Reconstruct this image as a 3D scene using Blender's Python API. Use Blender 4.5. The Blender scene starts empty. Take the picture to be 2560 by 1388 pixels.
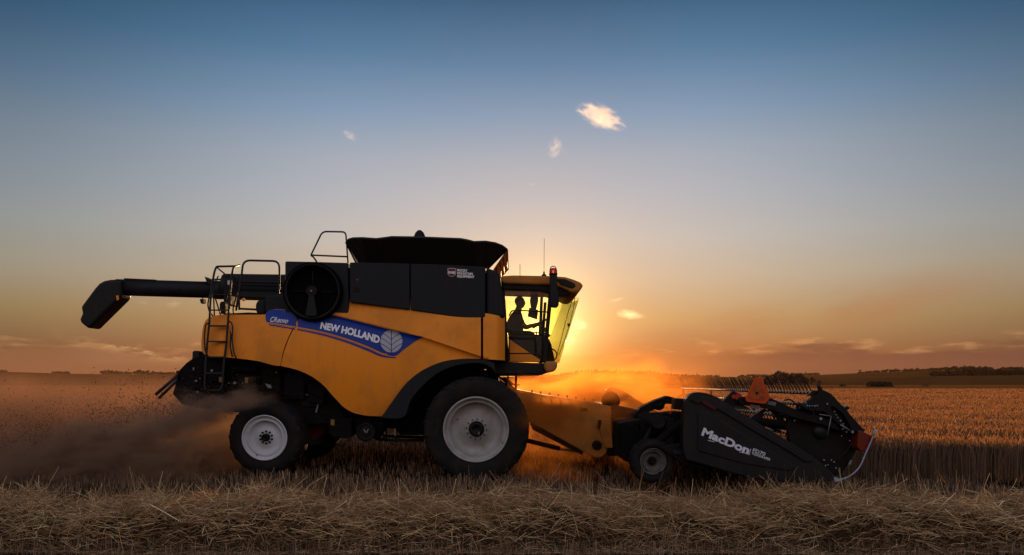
import bpy, bmesh, math, random
import numpy as np
from mathutils import Vector, Matrix
sc = bpy.context.scene
col = sc.collection
R = math.radians
rnd = random.Random(7)

# ------------------------------------------------------------------ camera, world, sun
F, HY, H = 1950.0, 955.0, 1.9        # focal length in photo pixels, horizon row, eye height
cd = bpy.data.cameras.new('camera'); cam = bpy.data.objects.new('camera', cd); col.objects.link(cam)
cam.location = (0, 0, H); cam.rotation_euler = (math.pi/2, 0, 0)
cd.sensor_width = 36; cd.lens = F/2560*36; cd.shift_y = (HY-694)/2560
cd.clip_start = .1; cd.clip_end = 60000
sc.camera = cam
SUN_AZ, SUN_EL = 1.8, 3.5
def L(r, g, b, k=1.0):
    f = lambda c: (c/255/12.92 if c/255 <= .04045 else ((c/255+.055)/1.055)**2.4)*k
    return (f(r), f(g), f(b), 1)

class NT:
    def __init__(s, nt): s.nt = nt
    def n(s, t, **k):
        nd = s.nt.nodes.new(t)
        for a, v in k.items():
            if a == 'op': nd.operation = v
            elif a == 'inp':
                for i, x in v.items():
                    if isinstance(x, bpy.types.NodeSocket): s.nt.links.new(x, nd.inputs[i])
                    else: nd.inputs[i].default_value = x
            else: setattr(nd, a, v)
        return nd
    def m(s, op, a, b=None, c=None, clamp=False):
        nd = s.nt.nodes.new('ShaderNodeMath'); nd.operation = op; nd.use_clamp = clamp
        for i, x in enumerate((a, b, c)):
            if x is None: continue
            if isinstance(x, bpy.types.NodeSocket): s.nt.links.new(x, nd.inputs[i])
            else: nd.inputs[i].default_value = x
        return nd.outputs[0]
    def ramp(s, fac, stops, interp='LINEAR'):
        nd = s.nt.nodes.new('ShaderNodeValToRGB'); nd.color_ramp.interpolation = interp
        e = nd.color_ramp.elements
        while len(e) < len(stops): e.new(.5)
        for i, (p, c) in enumerate(stops): e[i].position = p; e[i].color = c if hasattr(c, '__len__') else (c, c, c, 1)
        s.nt.links.new(fac, nd.inputs[0]); return nd.outputs[0]
    def mix(s, fac, a, b, mode='MIX'):
        nd = s.nt.nodes.new('ShaderNodeMix'); nd.data_type = 'RGBA'; nd.blend_type = mode
        for i, x in ((0, fac), (6, a), (7, b)):
            if isinstance(x, bpy.types.NodeSocket): s.nt.links.new(x, nd.inputs[i])
            else: nd.inputs[i].default_value = x
        return nd.outputs[2]
    def mr(s, v, a, b, c=0., d=1., smooth=True):
        nd = s.nt.nodes.new('ShaderNodeMapRange'); nd.interpolation_type = 'SMOOTHSTEP' if smooth else 'LINEAR'
        s.nt.links.new(v, nd.inputs[0])
        for i, x in enumerate((a, b, c, d)): nd.inputs[i+1].default_value = x
        return nd.outputs[0]

world = bpy.data.worlds.new("World"); sc.world = world; world.use_nodes = True
W_ = NT(world.node_tree); nt = world.node_tree
bg = nt.nodes['Background']
tc = W_.n('ShaderNodeTexCoord').outputs['Generated']
sep = W_.n('ShaderNodeSeparateXYZ', inp={0: tc}); X_, Y_, Z_ = sep.outputs
el = W_.m('MULTIPLY', W_.m('ARCSINE', Z_), 180/math.pi)                 # elevation in degrees
az = W_.m('MULTIPLY', W_.m('ARCTAN2', X_, Y_), 180/math.pi)             # azimuth, 0 = ahead, + = right
sd = (math.cos(R(SUN_EL))*math.sin(R(SUN_AZ)), math.cos(R(SUN_EL))*math.cos(R(SUN_AZ)), math.sin(R(SUN_EL)))
dt = W_.n('ShaderNodeVectorMath', operation='DOT_PRODUCT', inp={0: tc, 1: sd}).outputs['Value']
ang = W_.m('MULTIPLY', W_.m('ARCCOSINE', W_.m('MINIMUM', dt, 1.0)), 180/math.pi)
e01 = W_.m('DIVIDE', W_.m('ADD', el, 0.0), 90.0, clamp=True)
base = W_.ramp(e01, [(0, L(128, 84, 62)), (2.2/90, L(160, 108, 72)), (4.6/90, L(182, 146, 100)), (7.5/90, L(188, 171, 148)), (10.3/90, L(182, 179, 174)), (13.2/90, L(168, 174, 182)),
                     (15.9/90, L(154, 166, 180)), (18.8/90, L(122, 150, 177)), (22.4/90, L(80, 122, 156)), (26.5/90, L(40, 86, 122)), (40/90, L(36, 70, 104)), (1, L(42, 62, 100))])
azd = W_.mr(W_.m('ABSOLUTE', W_.m('SUBTRACT', az, 1.0)), 10, 40, 0, 1)
azf = W_.m('SUBTRACT', 1.04, W_.m('MULTIPLY', azd, W_.ramp(W_.m('DIVIDE', el, 30, clamp=True), [(0, .62), (.10, .48), (.22, .42), (.42, .52), (.7, .68), (1, .76)])))
base = W_.mix(1.0, base, W_.n('ShaderNodeCombineColor', inp={0: azf, 1: W_.m('POWER', azf, .82), 2: W_.m('POWER', azf, .74)}).outputs[0], 'MULTIPLY')
def glow(k, c):
    v = W_.m('POWER', math.e, W_.m('MULTIPLY', ang, -1/k))
    return W_.n('ShaderNodeVectorMath', operation='SCALE', inp={0: c[:3], 'Scale': v}).outputs[0]
skyc = W_.mix(1.0, base, glow(1.5, (5.0, 3.6, 1.5)), 'ADD')
skyc = W_.mix(1.0, skyc, glow(5.0, (.62, .25, .015)), 'ADD')
skyc = W_.mix(1.0, skyc, glow(12.0, (.11, .055, .026)), 'ADD')
lowt = W_.m('MULTIPLY', W_.mr(el, 4.2, .2), W_.mr(ang, 30, 6))
skyc = W_.mix(lowt, skyc, W_.mix(1.0, skyc, (1.0, .70, .34, 1), 'MULTIPLY'))
# low banks of cloud above the hills, laid out by compass direction and elevation
cv = W_.n('ShaderNodeCombineXYZ', inp={0: W_.m('MULTIPLY', az, .16), 1: W_.m('MULTIPLY', el, .75), 2: 3.3}).outputs[0]
cn = W_.n('ShaderNodeTexNoise', inp={'Vector': cv, 'Scale': 1.0, 'Detail': 7.0, 'Roughness': .58}).outputs['Fac']
cl = W_.m('ADD', el, W_.m('MULTIPLY', W_.m('SUBTRACT', cn, .5), -3.0))
side = W_.ramp(W_.m('DIVIDE', W_.m('ADD', az, 40), 80, clamp=True), [(0, .9), (.22, 1.0), (.33, .75), (.45, .1), (.56, .2), (.62, .8), (.72, 1.0), (1, 1.1)])
bank = W_.m('MULTIPLY', W_.mr(cl, 2.5, 1.7, 0, 1), side, clamp=True)
bank = W_.m('MULTIPLY', bank, .85)
bankc = W_.mix(W_.mr(ang, 3, 18), L(222, 132, 62), W_.mix(W_.mr(az, -10, 10), L(146, 98, 68), L(118, 76, 60)))
skyc = W_.mix(bank, skyc, bankc)
smv = W_.n('ShaderNodeCombineXYZ', inp={0: W_.m('MULTIPLY', az, .05), 1: W_.m('SUBTRACT', W_.m('MULTIPLY', el, .22), W_.m('MULTIPLY', az, .045)), 2: 5.7}).outputs[0]
smn = W_.n('ShaderNodeTexNoise', inp={'Vector': smv, 'Scale': 1.6, 'Detail': 6.0, 'Roughness': .55}).outputs['Fac']
sdd = W_.m('ABSOLUTE', W_.m('SUBTRACT', el, W_.m('MULTIPLY_ADD', az, .17, .9)))
smk = W_.m('MULTIPLY', W_.m('MULTIPLY', W_.mr(sdd, 2.3, .1), W_.m('MULTIPLY', W_.mr(az, 6, 15), W_.mr(az, 36, 22))), W_.mr(smn, .30, .60))
skyc = W_.mix(W_.m('MULTIPLY', smk, .50), skyc, L(176, 112, 74))
rim = W_.m('MULTIPLY', W_.m('MULTIPLY', W_.mr(cl, 1.9, 2.35), W_.mr(cl, 2.8, 2.35)), side)
rimn = W_.n('ShaderNodeTexNoise', inp={'Vector': cv, 'Scale': 3.1, 'Detail': 5.0}).outputs['Fac']
skyc = W_.mix(1.0, skyc, W_.n('ShaderNodeVectorMath', operation='SCALE', inp={0: (.16, .08, .03), 'Scale': W_.m('MULTIPLY', rim, W_.mr(rimn, .45, .65))}).outputs[0], 'ADD')
# a higher torn bank on the left, lit along its upper edge
cv2 = W_.n('ShaderNodeCombineXYZ', inp={0: W_.m('MULTIPLY', az, .30), 1: W_.m('MULTIPLY', el, .95), 2: 8.1}).outputs[0]
cn2 = W_.n('ShaderNodeTexNoise', inp={'Vector': cv2, 'Scale': 2.0, 'Detail': 9.0, 'Roughness': .62}).outputs['Fac']
win = W_.m('MULTIPLY', W_.mr(az, -31, -26.5), W_.mr(az, -21.5, -24.5))
top = W_.m('ADD', W_.m('MULTIPLY', W_.m('ADD', az, 28.0), -.20), 2.55)          # upper edge falls to the right
dd = W_.m('ADD', W_.m('SUBTRACT', el, top), W_.m('MULTIPLY', W_.m('SUBTRACT', cn2, .5), -2.4))
m2 = W_.m('MULTIPLY', W_.m('MULTIPLY', W_.mr(dd, .18, -.12), W_.mr(el, .9, 1.5)), win)
lit = W_.m('MULTIPLY', W_.m('MULTIPLY', W_.mr(dd, -.75, -.02), m2), W_.mr(cn2, .42, .6))
skyc = W_.mix(W_.m('MULTIPLY', m2, .45), skyc, L(158, 112, 80))
skyc = W_.mix(W_.m('MULTIPLY', lit, .55), skyc, L(226, 172, 112))
sky_t = W_.n('ShaderNodeTexSky', sky_type='NISHITA', sun_disc=False, sun_elevation=R(SUN_EL), sun_rotation=R(SUN_AZ), air_density=1.0, dust_density=2.0)
nish = W_.n('ShaderNodeVectorMath', operation='SCALE', inp={0: sky_t.outputs[0], 'Scale': .001}).outputs[0]
skyc = W_.mix(1.0, skyc, nish, 'ADD')
# the sky behind the photographer: brightened past real dusk, added fill for the machine's near side
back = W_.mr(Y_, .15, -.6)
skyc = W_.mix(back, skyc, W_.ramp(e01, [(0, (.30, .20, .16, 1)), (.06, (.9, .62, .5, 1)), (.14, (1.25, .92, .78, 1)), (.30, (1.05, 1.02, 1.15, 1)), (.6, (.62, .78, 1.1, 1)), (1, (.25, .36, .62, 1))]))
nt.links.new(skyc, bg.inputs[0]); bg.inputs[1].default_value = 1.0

sl = bpy.data.lights.new('sun', 'SUN'); sl.energy = 3.2; sl.angle = R(.5); sl.color = (1, .56, .24)
so = bpy.data.objects.new('sun', sl); col.objects.link(so)
so.rotation_euler = Vector(sd).to_track_quat('Z', 'Y').to_euler(); so.location = (3, 60, 20)
vs = sc.view_settings; vs.view_transform = 'Standard'; vs.look = 'None'; vs.exposure = 0; vs.gamma = 1
cy = sc.cycles
cy.use_denoising = True; cy.volume_bounces = 1; cy.max_bounces = 8; cy.transparent_max_bounces = 24
cy.volume_step_rate = 1.0; cy.sample_clamp_indirect = 4

# ------------------------------------------------------------------ helpers
def P(px, py, Y): return Vector(((px-1280)/F*Y, Y, H-(py-HY)/F*Y))
def tag(o, label=None, cat=None, group=None, kind=None):
    if label: o['label'] = label
    if cat: o['category'] = cat
    if group: o['group'] = group
    if kind: o['kind'] = kind
    return o
def empty(name, loc, label=None, cat=None, group=None):
    o = bpy.data.objects.new(name, None); col.objects.link(o); o.location = loc; o.empty_display_size = .2
    o['org'] = list(loc); return tag(o, label, cat, group)
def copy_tree(o, parent=None):
    c = o.copy(); col.objects.link(c); c.parent = parent
    for ch in list(o.children): copy_tree(ch, c)
    return c
def org(o):
    v = Vector((0, 0, 0))
    while o: v += o.location; o = o.parent
    return v
class MB:
    def __init__(s): s.v = []; s.f = []; s.sm = []
    def add(s, vs, fs, smooth=False):
        k = len(s.v); s.v += [tuple(v) for v in vs]; s.f += [tuple(i+k for i in f) for f in fs]; s.sm += [smooth]*len(fs); return s
    def box(s, a, b):
        x0, x1 = sorted((a[0], b[0])); y0, y1 = sorted((a[1], b[1])); z0, z1 = sorted((a[2], b[2]))
        return s.add([(x0,y0,z0),(x1,y0,z0),(x1,y1,z0),(x0,y1,z0),(x0,y0,z1),(x1,y0,z1),(x1,y1,z1),(x0,y1,z1)],
              [(0,3,2,1),(4,5,6,7),(0,1,5,4),(1,2,6,5),(2,3,7,6),(3,0,4,7)])
    def ext(s, pts, Y0, Y1, sh=(0, 0)):
        """outline in photo pixels read at depth Y0, pushed straight back to depth Y1"""
        a = [P(x, y, Y0) for x, y in pts]; n = len(a)
        ar = sum(a[i].x*a[(i+1) % n].z-a[(i+1) % n].x*a[i].z for i in range(n))
        if ar < 0: a.reverse()
        d = Vector((sh[0], Y1-Y0, sh[1]))
        b = [p+d for p in a]
        return s.add(a+b, [tuple(range(n)), tuple(range(2*n-1, n-1, -1))]+[(i, i+n, (i+1) % n+n, (i+1) % n) for i in range(n)])
    def tube(s, path, r, n=8, close=False, caps=True):
        path = [Vector(p) for p in path]; m = len(path)
        rs = r if hasattr(r, '__len__') else [r]*m
        up = None; rings = []
        for i, p in enumerate(path):
            if close: t = (path[(i+1) % m]-path[i-1]).normalized()
            else: t = (path[min(i+1, m-1)]-path[max(i-1, 0)]).normalized()
            if up is None:
                up = t.orthogonal().normalized()
            up = (up-t*up.dot(t)); up = up.normalized() if up.length > 1e-6 else t.orthogonal().normalized()
            w = t.cross(up)
            rings.append([p+(up*math.cos(2*math.pi*k/n)+w*math.sin(2*math.pi*k/n))*rs[i] for k in range(n)])
        vs = [v for rg in rings for v in rg]; fs = []
        for i in range(m if close else m-1):
            j = (i+1) % m
            fs += [(i*n+k, i*n+(k+1) % n, j*n+(k+1) % n, j*n+k) for k in range(n)]
        s.add(vs, fs, True)
        if caps and not close:
            s.add(rings[0], [tuple(range(n-1, -1, -1))]); s.add(rings[-1], [tuple(range(n))])
        return s
    def pt(s, pxs, Y, r, n=8, fil=0.0, close=False):
        """tube through photo pixels at depth Y (number, or third entry of a point)"""
        q = [P(p[0], p[1], p[2] if len(p) > 2 else Y) for p in pxs]
        if fil: q = fillet(q, fil)
        return s.tube(q, r, n, close)
    def lathe(s, c, prof, n=48, axis='Y', smooth=True, ang=(0, 2*math.pi)):
        """prof: (radius, offset along axis)"""
        c = Vector(c); m = len(prof); vs = []; full = abs(ang[1]-ang[0]-2*math.pi) < 1e-6; N = n if full else n+1
        for k in range(N):
            a = ang[0]+(ang[1]-ang[0])*k/n; ca, sa = math.cos(a), math.sin(a)
            for r, h in prof:
                vs.append(c+{'Y': Vector((r*ca, h, r*sa)), 'Z': Vector((r*ca, r*sa, h)), 'X': Vector((h, r*ca, r*sa))}[axis])
        fs = []
        for k in range(n):
            j = (k+1) % N
            fs += [(k*m+i, k*m+i+1, j*m+i+1, j*m+i) for i in range(m-1)]
        return s.add(vs, fs, smooth)
    def disc(s, c, r, h, n=20, axis='Y'):
        return s.lathe(c, [(0, -h/2), (r*.94, -h/2), (r, -h/2+h*.15), (r, h/2-h*.15), (r*.94, h/2), (0, h/2)], n, axis, False)
    def ball(s, c, r, n=12, sc3=(1, 1, 1)):
        c = Vector(c); m = n//2+1; vs = []
        for k in range(n):
            a = 2*math.pi*k/n
            for i in range(m):
                b = -math.pi/2+math.pi*i/(m-1)
                vs.append(c+Vector((math.cos(b)*math.cos(a)*r*sc3[0], math.cos(b)*math.sin(a)*r*sc3[1], math.sin(b)*r*sc3[2])))
        fs = [(k*m+i, ((k+1) % n)*m+i, ((k+1) % n)*m+i+1, k*m+i+1) for k in range(n) for i in range(m-1)]
        return s.add(vs, fs, True)
    def build(s, name, mat, parent=None, bevel=0, seg=2, o=None, fix=True):
        me = bpy.data.meshes.new(name)
        og = org(parent) if parent else Vector(o or (0, 0, 0))
        me.from_pydata([(v[0]-og.x, v[1]-og.y, v[2]-og.z) for v in s.v], [], s.f)
        me.polygons.foreach_set('use_smooth', s.sm)
        me.update()
        if fix:
            b = bmesh.new(); b.from_mesh(me); bmesh.ops.remove_doubles(b, verts=b.verts, dist=1e-5)
            bmesh.ops.recalc_face_normals(b, faces=b.faces); b.to_mesh(me); b.free()
        me.materials.append(mat)
        ob = bpy.data.objects.new(name, me); col.objects.link(ob)
        if parent: ob.parent = parent
        else: ob.location = og
        if bevel:
            md = ob.modifiers.new('bevel', 'BEVEL'); md.width = bevel; md.segments = seg; md.limit_method = 'ANGLE'; md.angle_limit = R(35)
            md.harden_normals = False
        return ob
def split(ob, par=None):
    me = ob.data; n = len(me.vertices); p = list(range(n))
    def fd(a):
        while p[a] != a: p[a] = p[p[a]]; a = p[a]
        return a
    for e in me.edges: p[fd(e.vertices[0])] = fd(e.vertices[1])
    grp_ = {}
    for f in me.polygons: grp_.setdefault(fd(f.vertices[0]), []).append(f)
    if len(grp_) < 2: return [ob]
    out = []
    for fs in grp_.values():
        ids = sorted({v for f in fs for v in f.vertices}); ix = {v: i for i, v in enumerate(ids)}
        m2 = bpy.data.meshes.new(me.name); m2.from_pydata([me.vertices[v].co[:] for v in ids], [], [[ix[v] for v in f.vertices] for f in fs])
        m2.polygons.foreach_set('use_smooth', [f.use_smooth for f in fs]); m2.materials.append(me.materials[0])
        o = ob.copy(); o.data = m2; col.objects.link(o); out.append(o)
    nm = ob.name.split('.')[0]; bpy.data.objects.remove(ob)
    for o in out: o.name = nm
    return out
def fillet(pts, r, k=5):
    out = [pts[0]]
    for i in range(1, len(pts)-1):
        a, b, c = pts[i-1], pts[i], pts[i+1]
        u = (a-b); v = (c-b); d = min(r, u.length*.45, v.length*.45)
        p, q = b+u.normalized()*d, b+v.normalized()*d
        for j in range(k+1):
            t = j/k; out.append(p*(1-t)**2+b*2*t*(1-t)+q*t*t)
    out.append(pts[-1]); return out
def smooth_px(q, k=6):
    out = []
    for i in range(len(q)-1):
        p0, p1, p2, p3 = q[max(i-1, 0)], q[i], q[i+1], q[min(i+2, len(q)-1)]
        for j in range(k):
            t = j/k; out.append(tuple(.5*(2*p1[a]+(p2[a]-p0[a])*t+(2*p0[a]-5*p1[a]+4*p2[a]-p3[a])*t*t+(3*p1[a]-p0[a]-3*p2[a]+p3[a])*t**3) for a in (0, 1)))
    return out+[q[-1]]
def spl(pts, x):
    """smooth curve through pixel points, y as a function of x"""
    xs = [p[0] for p in pts]
    if x <= xs[0]: return pts[0][1]
    if x >= xs[-1]: return pts[-1][1]
    i = max(j for j in range(len(xs)-1) if xs[j] <= x)
    def sl_(j):
        if j <= 0: return (pts[1][1]-pts[0][1])/(xs[1]-xs[0])
        if j >= len(xs)-1: return (pts[-1][1]-pts[-2][1])/(xs[-1]-xs[-2])
        a = (pts[j][1]-pts[j-1][1])/(xs[j]-xs[j-1]); b = (pts[j+1][1]-pts[j][1])/(xs[j+1]-xs[j])
        return 0 if a*b <= 0 else 2*a*b/(a+b)
    h = xs[i+1]-xs[i]; t = (x-xs[i])/h; m0, m1 = sl_(i)*h, sl_(i+1)*h
    return (2*t**3-3*t*t+1)*pts[i][1]+(t**3-2*t*t+t)*m0+(-2*t**3+3*t*t)*pts[i+1][1]+(t**3-t*t)*m1

# ------------------------------------------------------------------ materials
def mat(name, c, rough=.5, metal=0, spec=.15, noise=None, bump=0, bs=60, trans=0, emit=None, coat=0):
    """noise = (scale, other colour, amount)"""
    m = bpy.data.materials.new(name); m.use_nodes = True; N = NT(m.node_tree); b = m.node_tree.nodes['Principled BSDF']
    b.inputs['Base Color'].default_value = tuple(c)[:3]+(1,); b.inputs['Roughness'].default_value = rough; b.inputs['Metallic'].default_value = metal
    b.inputs['Specular IOR Level'].default_value = spec; b.inputs['Coat Weight'].default_value = coat
    tcn = N.n('ShaderNodeTexCoord').outputs['Object']
    if noise:
        nz = N.n('ShaderNodeTexNoise', inp={'Vector': tcn, 'Scale': noise[0], 'Detail': 6.0, 'Roughness': .65}).outputs['Fac']
        f = N.mr(nz, .42, .68, 0, noise[2])
        m.node_tree.links.new(N.mix(f, tuple(c)[:3]+(1,), tuple(noise[1])[:3]+(1,)), b.inputs['Base Color'])
        m.node_tree.links.new(N.mr(nz, .3, .7, max(.05, rough-.1), min(1, rough+.15)), b.inputs['Roughness'])
    if bump:
        nz = N.n('ShaderNodeTexNoise', inp={'Vector': tcn, 'Scale': float(bs), 'Detail': 4.0}).outputs['Fac']
        bp = N.n('ShaderNodeBump', inp={'Strength': bump, 'Distance': .02, 'Height': nz})
        m.node_tree.links.new(bp.outputs[0], b.inputs['Normal'])
    if trans: b.inputs['Transmission Weight'].default_value = trans
    if emit: b.inputs['Emission Color'].default_value = tuple(emit[0])[:3]+(1,); b.inputs['Emission Strength'].default_value = emit[1]
    return m
def thin(name, c, front, k):
    """thin straw, leaves: light also passes through"""
    m = bpy.data.materials.new(name); m.use_nodes = True; N = NT(m.node_tree); t = m.node_tree
    out = t.nodes['Material Output']; t.nodes.remove(t.nodes['Principled BSDF'])
    geo = N.n('ShaderNodeNewGeometry')
    rn = geo.outputs['Random Per Island']
    c0 = N.ramp(rn, [(0, tuple(x*.55 for x in c[:3])+(1,)), (.5, tuple(c[:3])+(1,)), (.88, tuple(front[:3])+(1,)), (1, tuple(min(.8, x*1.5) for x in front[:3])+(1,))])
    d = N.n('ShaderNodeBsdfDiffuse', inp={0: c0}); tr = N.n('ShaderNodeBsdfTranslucent', inp={0: c0})
    mx = N.n('ShaderNodeMixShader', inp={0: k, 1: d.outputs[0], 2: tr.outputs[0]})
    gl = N.n('ShaderNodeBsdfGlossy', inp={'Roughness': .45, 0: (.5, .5, .5, 1)})
    mx2 = N.n('ShaderNodeMixShader', inp={0: .04, 1: mx.outputs[0], 2: gl.outputs[0]})
    t.links.new(mx2.outputs[0], out.inputs[0]); return m
M = {}
M['yellow'] = mat('yellow_paint', (.57, .182, .011), .5, spec=.12, noise=(1.1, (.38, .130, .016), .7), bump=.04, bs=90)
M['blue'] = mat('blue_vinyl', (.002, .020, .17), .4, spec=.15)
M['white_v'] = mat('white_vinyl', (.52, .52, .52), .4)
M['silver_v'] = mat('silver_vinyl', (.22, .23, .25), .35, metal=.2)
M['red_v'] = mat('dark_red_vinyl', (.10, .008, .006), .45)
M['red_dim'] = mat('maroon_strip', (.035, .004, .004), .5)
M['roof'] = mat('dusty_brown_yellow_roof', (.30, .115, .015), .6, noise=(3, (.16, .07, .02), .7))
M['flap'] = mat('dusty_rubber_flap', (.018, .017, .017), .7, noise=(2, (.028, .026, .023), .6))
M['dark'] = mat('charcoal_paint', (.0075, .0088, .0105), .55, spec=.10, noise=(1.6, (.013, .013, .013), .6), bump=.03, bs=40)
M['black'] = mat('black_metal', (.003, .003, .0035), .5, spec=.10, noise=(7, (.009, .008, .006), .6))
M['tubeb'] = mat('black_tube_paint', (.007, .008, .010), .45, spec=.2)
M['grime'] = mat('grimy_machinery', (.002, .002, .002), .7, spec=.06, noise=(9, (.008, .006, .0045), .7), bump=.5, bs=25)
M['plastic'] = mat('black_moulded_plastic', (.0060, .0060, .0065), .5, spec=.12, noise=(2.5, (.010, .0095, .009), .6), bump=.06, bs=150)
M['rubber'] = mat('tyre_rubber', (.007, .007, .007), .8, spec=.08, noise=(5, (.018, .014, .011), .8), bump=.2, bs=40)
M['rim'] = mat('white_wheel_paint', (.22, .215, .21), .45, spec=.3, noise=(4.0, (.14, .12, .09), .65), bump=.05, bs=50)
M['rim3'] = mat('bluish_white_wheel_paint', (.34, .36, .40), .45, spec=.3, noise=(1.5, (.28, .26, .23), .4))
M['rim2'] = mat('grey_wheel_paint', (.085, .082, .08), .5, noise=(6, (.045, .038, .03), .8))
M['steel'] = mat('worn_steel', (.12, .12, .12), .4, metal=.5)
M['bolt'] = mat('zinc_bolt', (.16, .16, .17), .5)
M['screen'] = mat('dusty_screen_mesh', (.0018, .0018, .0018), .8, spec=.03, bump=.4, bs=220)
M['red_lamp'] = mat('red_lamp_plastic', (.30, .012, .006), .25, trans=.5, emit=((1, .05, .01), .02))
M['orange_lamp'] = mat('amber_lamp_plastic', (.8, .22, .01), .3, trans=.4)
M['smv'] = mat('orange_red_reflective_sign', (.32, .035, .004), .5)
M['smv_in'] = mat('orange_centre_of_sign', (.26, .050, .006), .5, noise=(9, (.13, .02, .004), .8))
M['pale_rod'] = mat('pale_blue_white_plastic_rod', (.17, .21, .26), .4)
M['label'] = mat('yellow_warning_sticker', (.14, .08, .015), .5)
M['shield_white'] = mat('bluish_white_vinyl', (.42, .44, .50), .5)
M['pale_label'] = mat('pale_sticker', (.30, .31, .34), .5)
M['canvas'] = mat('dusty_rubber_sheet', (.012, .011, .010), .7)
M['skin'] = mat('skin', (.16, .08, .055), .55)
M['shirt'] = mat('dark_blue_shirt', (.014, .016, .022), .85)
M['trouser'] = mat('dark_trousers', (.02, .022, .03), .9)
M['hair'] = mat('short_dark_hair', (.012, .009, .007), .7)
M['seat'] = mat('seat_cloth', (.010, .010, .011), .9)
M['inner'] = mat('cab_lining', (.020, .014, .008), .8)
def glassmat(name, tint, fac):
    m = bpy.data.materials.new(name); m.use_nodes = True; N = NT(m.node_tree); t = m.node_tree
    out = t.nodes['Material Output']; t.nodes.remove(t.nodes['Principled BSDF'])
    tr = N.n('ShaderNodeBsdfTransparent', inp={0: tint}); gl = N.n('ShaderNodeBsdfGlossy', inp={'Roughness': .04, 0: (.9, .9, .9, 1)})
    fr = N.n('ShaderNodeFresnel', inp={'IOR': 1.45})
    df = N.n('ShaderNodeBsdfTranslucent', inp={0: (.75, .72, .45, 1)})
    a = N.n('ShaderNodeMixShader', inp={0: fac, 1: tr.outputs[0], 2: df.outputs[0]})
    b = N.n('ShaderNodeMixShader', inp={0: N.m('MULTIPLY', fr.outputs[0], .6), 1: a.outputs[0], 2: gl.outputs[0]})
    t.links.new(b.outputs[0], out.inputs[0]); return m
M['glass'] = glassmat('dusty_side_glass', (.99, .96, .68, 1), .03)
M['wind'] = glassmat('green_tinted_windscreen', (.86, .90, .52, 1), .06)
M['straw'] = thin('dry_straw', (.29, .155, .064), (.70, .46, .235), .3)
M['stub'] = thin('stubble_stems', (.060, .036, .020), (.20, .13, .08), .08)
M['wheat'] = thin('toplit_wheat_ears', (.52, .185, .038), (.56, .24, .065), .5)  # ear colour raised to carry the light on top of the crop
M['wheat_stem'] = thin('shaded_wheat_stems', (.085, .045, .022), (.13, .075, .038), .2)  # stem colour lowered for the shade on the crop's near face
M['chaff'] = mat('chaff_flakes', (.03, .02, .012), .8)
M['leafd'] = thin('dark_leaves', (.008, .0075, .004), (.014, .012, .007), .2)
M['bark'] = mat('bark', (.03, .022, .016), .9)

def film(m, c):
    N = NT(m.node_tree); t = m.node_tree; b = t.nodes['Principled BSDF']; src = b.inputs['Base Color'].links[0].from_socket
    p = N.n('ShaderNodeTexCoord').outputs['Object']
    q = N.n('ShaderNodeVectorMath', operation='MULTIPLY', inp={0: p, 1: (5.0, 5.0, .9)}).outputs[0]
    a = N.n('ShaderNodeTexNoise', inp={'Vector': q, 'Scale': 1.6, 'Detail': 9.0, 'Roughness': .72}).outputs['Fac']
    g = N.n('ShaderNodeTexNoise', inp={'Vector': p, 'Scale': 55.0, 'Detail': 2.0}).outputs['Fac']
    f = N.m('ADD', N.mr(a, .46, .74, 0, .40), N.mr(g, .62, .72, 0, .30), clamp=True)
    t.links.new(N.mix(f, src, c), b.inputs['Base Color'])
film(M['yellow'], (.30, .13, .035, 1)); film(M['dark'], (.022, .019, .015, 1)); film(M['plastic'], (.020, .018, .015, 1))

# ------------------------------------------------------------------ terrain
RIDGE = [(-2600, 931), (0, 931), (150, 935), (300, 937), (560, 938), (900, 940), (1290, 943), (1420, 940), (1500, 937), (1640, 939), (1760, 943), (1860, 944), (1960, 942), (2100, 936), (2250, 931), (2330, 928), (2560, 926), (5200, 922)]
def sstep(a, b, x):
    t = min(1, max(0, (x-a)/(b-a))); return t*t*(3-2*t)
def gz(x, y):
    z = 0.0
    if y < 60: z += .09*sstep(-1.5, -5.2, x)*sstep(11.5, 14.5, y)*(1-sstep(20, 40, y))
    z += .02*math.sin(x*1.3+y*.7)*math.sin(y*1.1-x*.4)*(1-sstep(30, 80, y))
    if y > 300:
        px = 1280+F*x/y; hr = H+(HY-spl(RIDGE, px))/F*1500
        z += hr*sstep(330, 1500, y)*(1-.4*sstep(1600, 3000, y))+2.0*math.sin(x*.004+1)*math.sin(y*.006)*sstep(330, 700, y)*(1-sstep(1000, 1400, y))
    return z
def grid_mesh(name, xs_fn, ys, zf, m, o=None):
    vs = []; nx = None
    for y in ys:
        xs = xs_fn(y); nx = len(xs)
        vs += [(x, y, zf(x, y)) for x in xs]
    fs = [(j*nx+i, j*nx+i+1, (j+1)*nx+i+1, (j+1)*nx+i) for j in range(len(ys)-1) for i in range(nx-1)]
    b = MB(); b.add(vs, fs, True); return b.build(name, m, fix=False)
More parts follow.
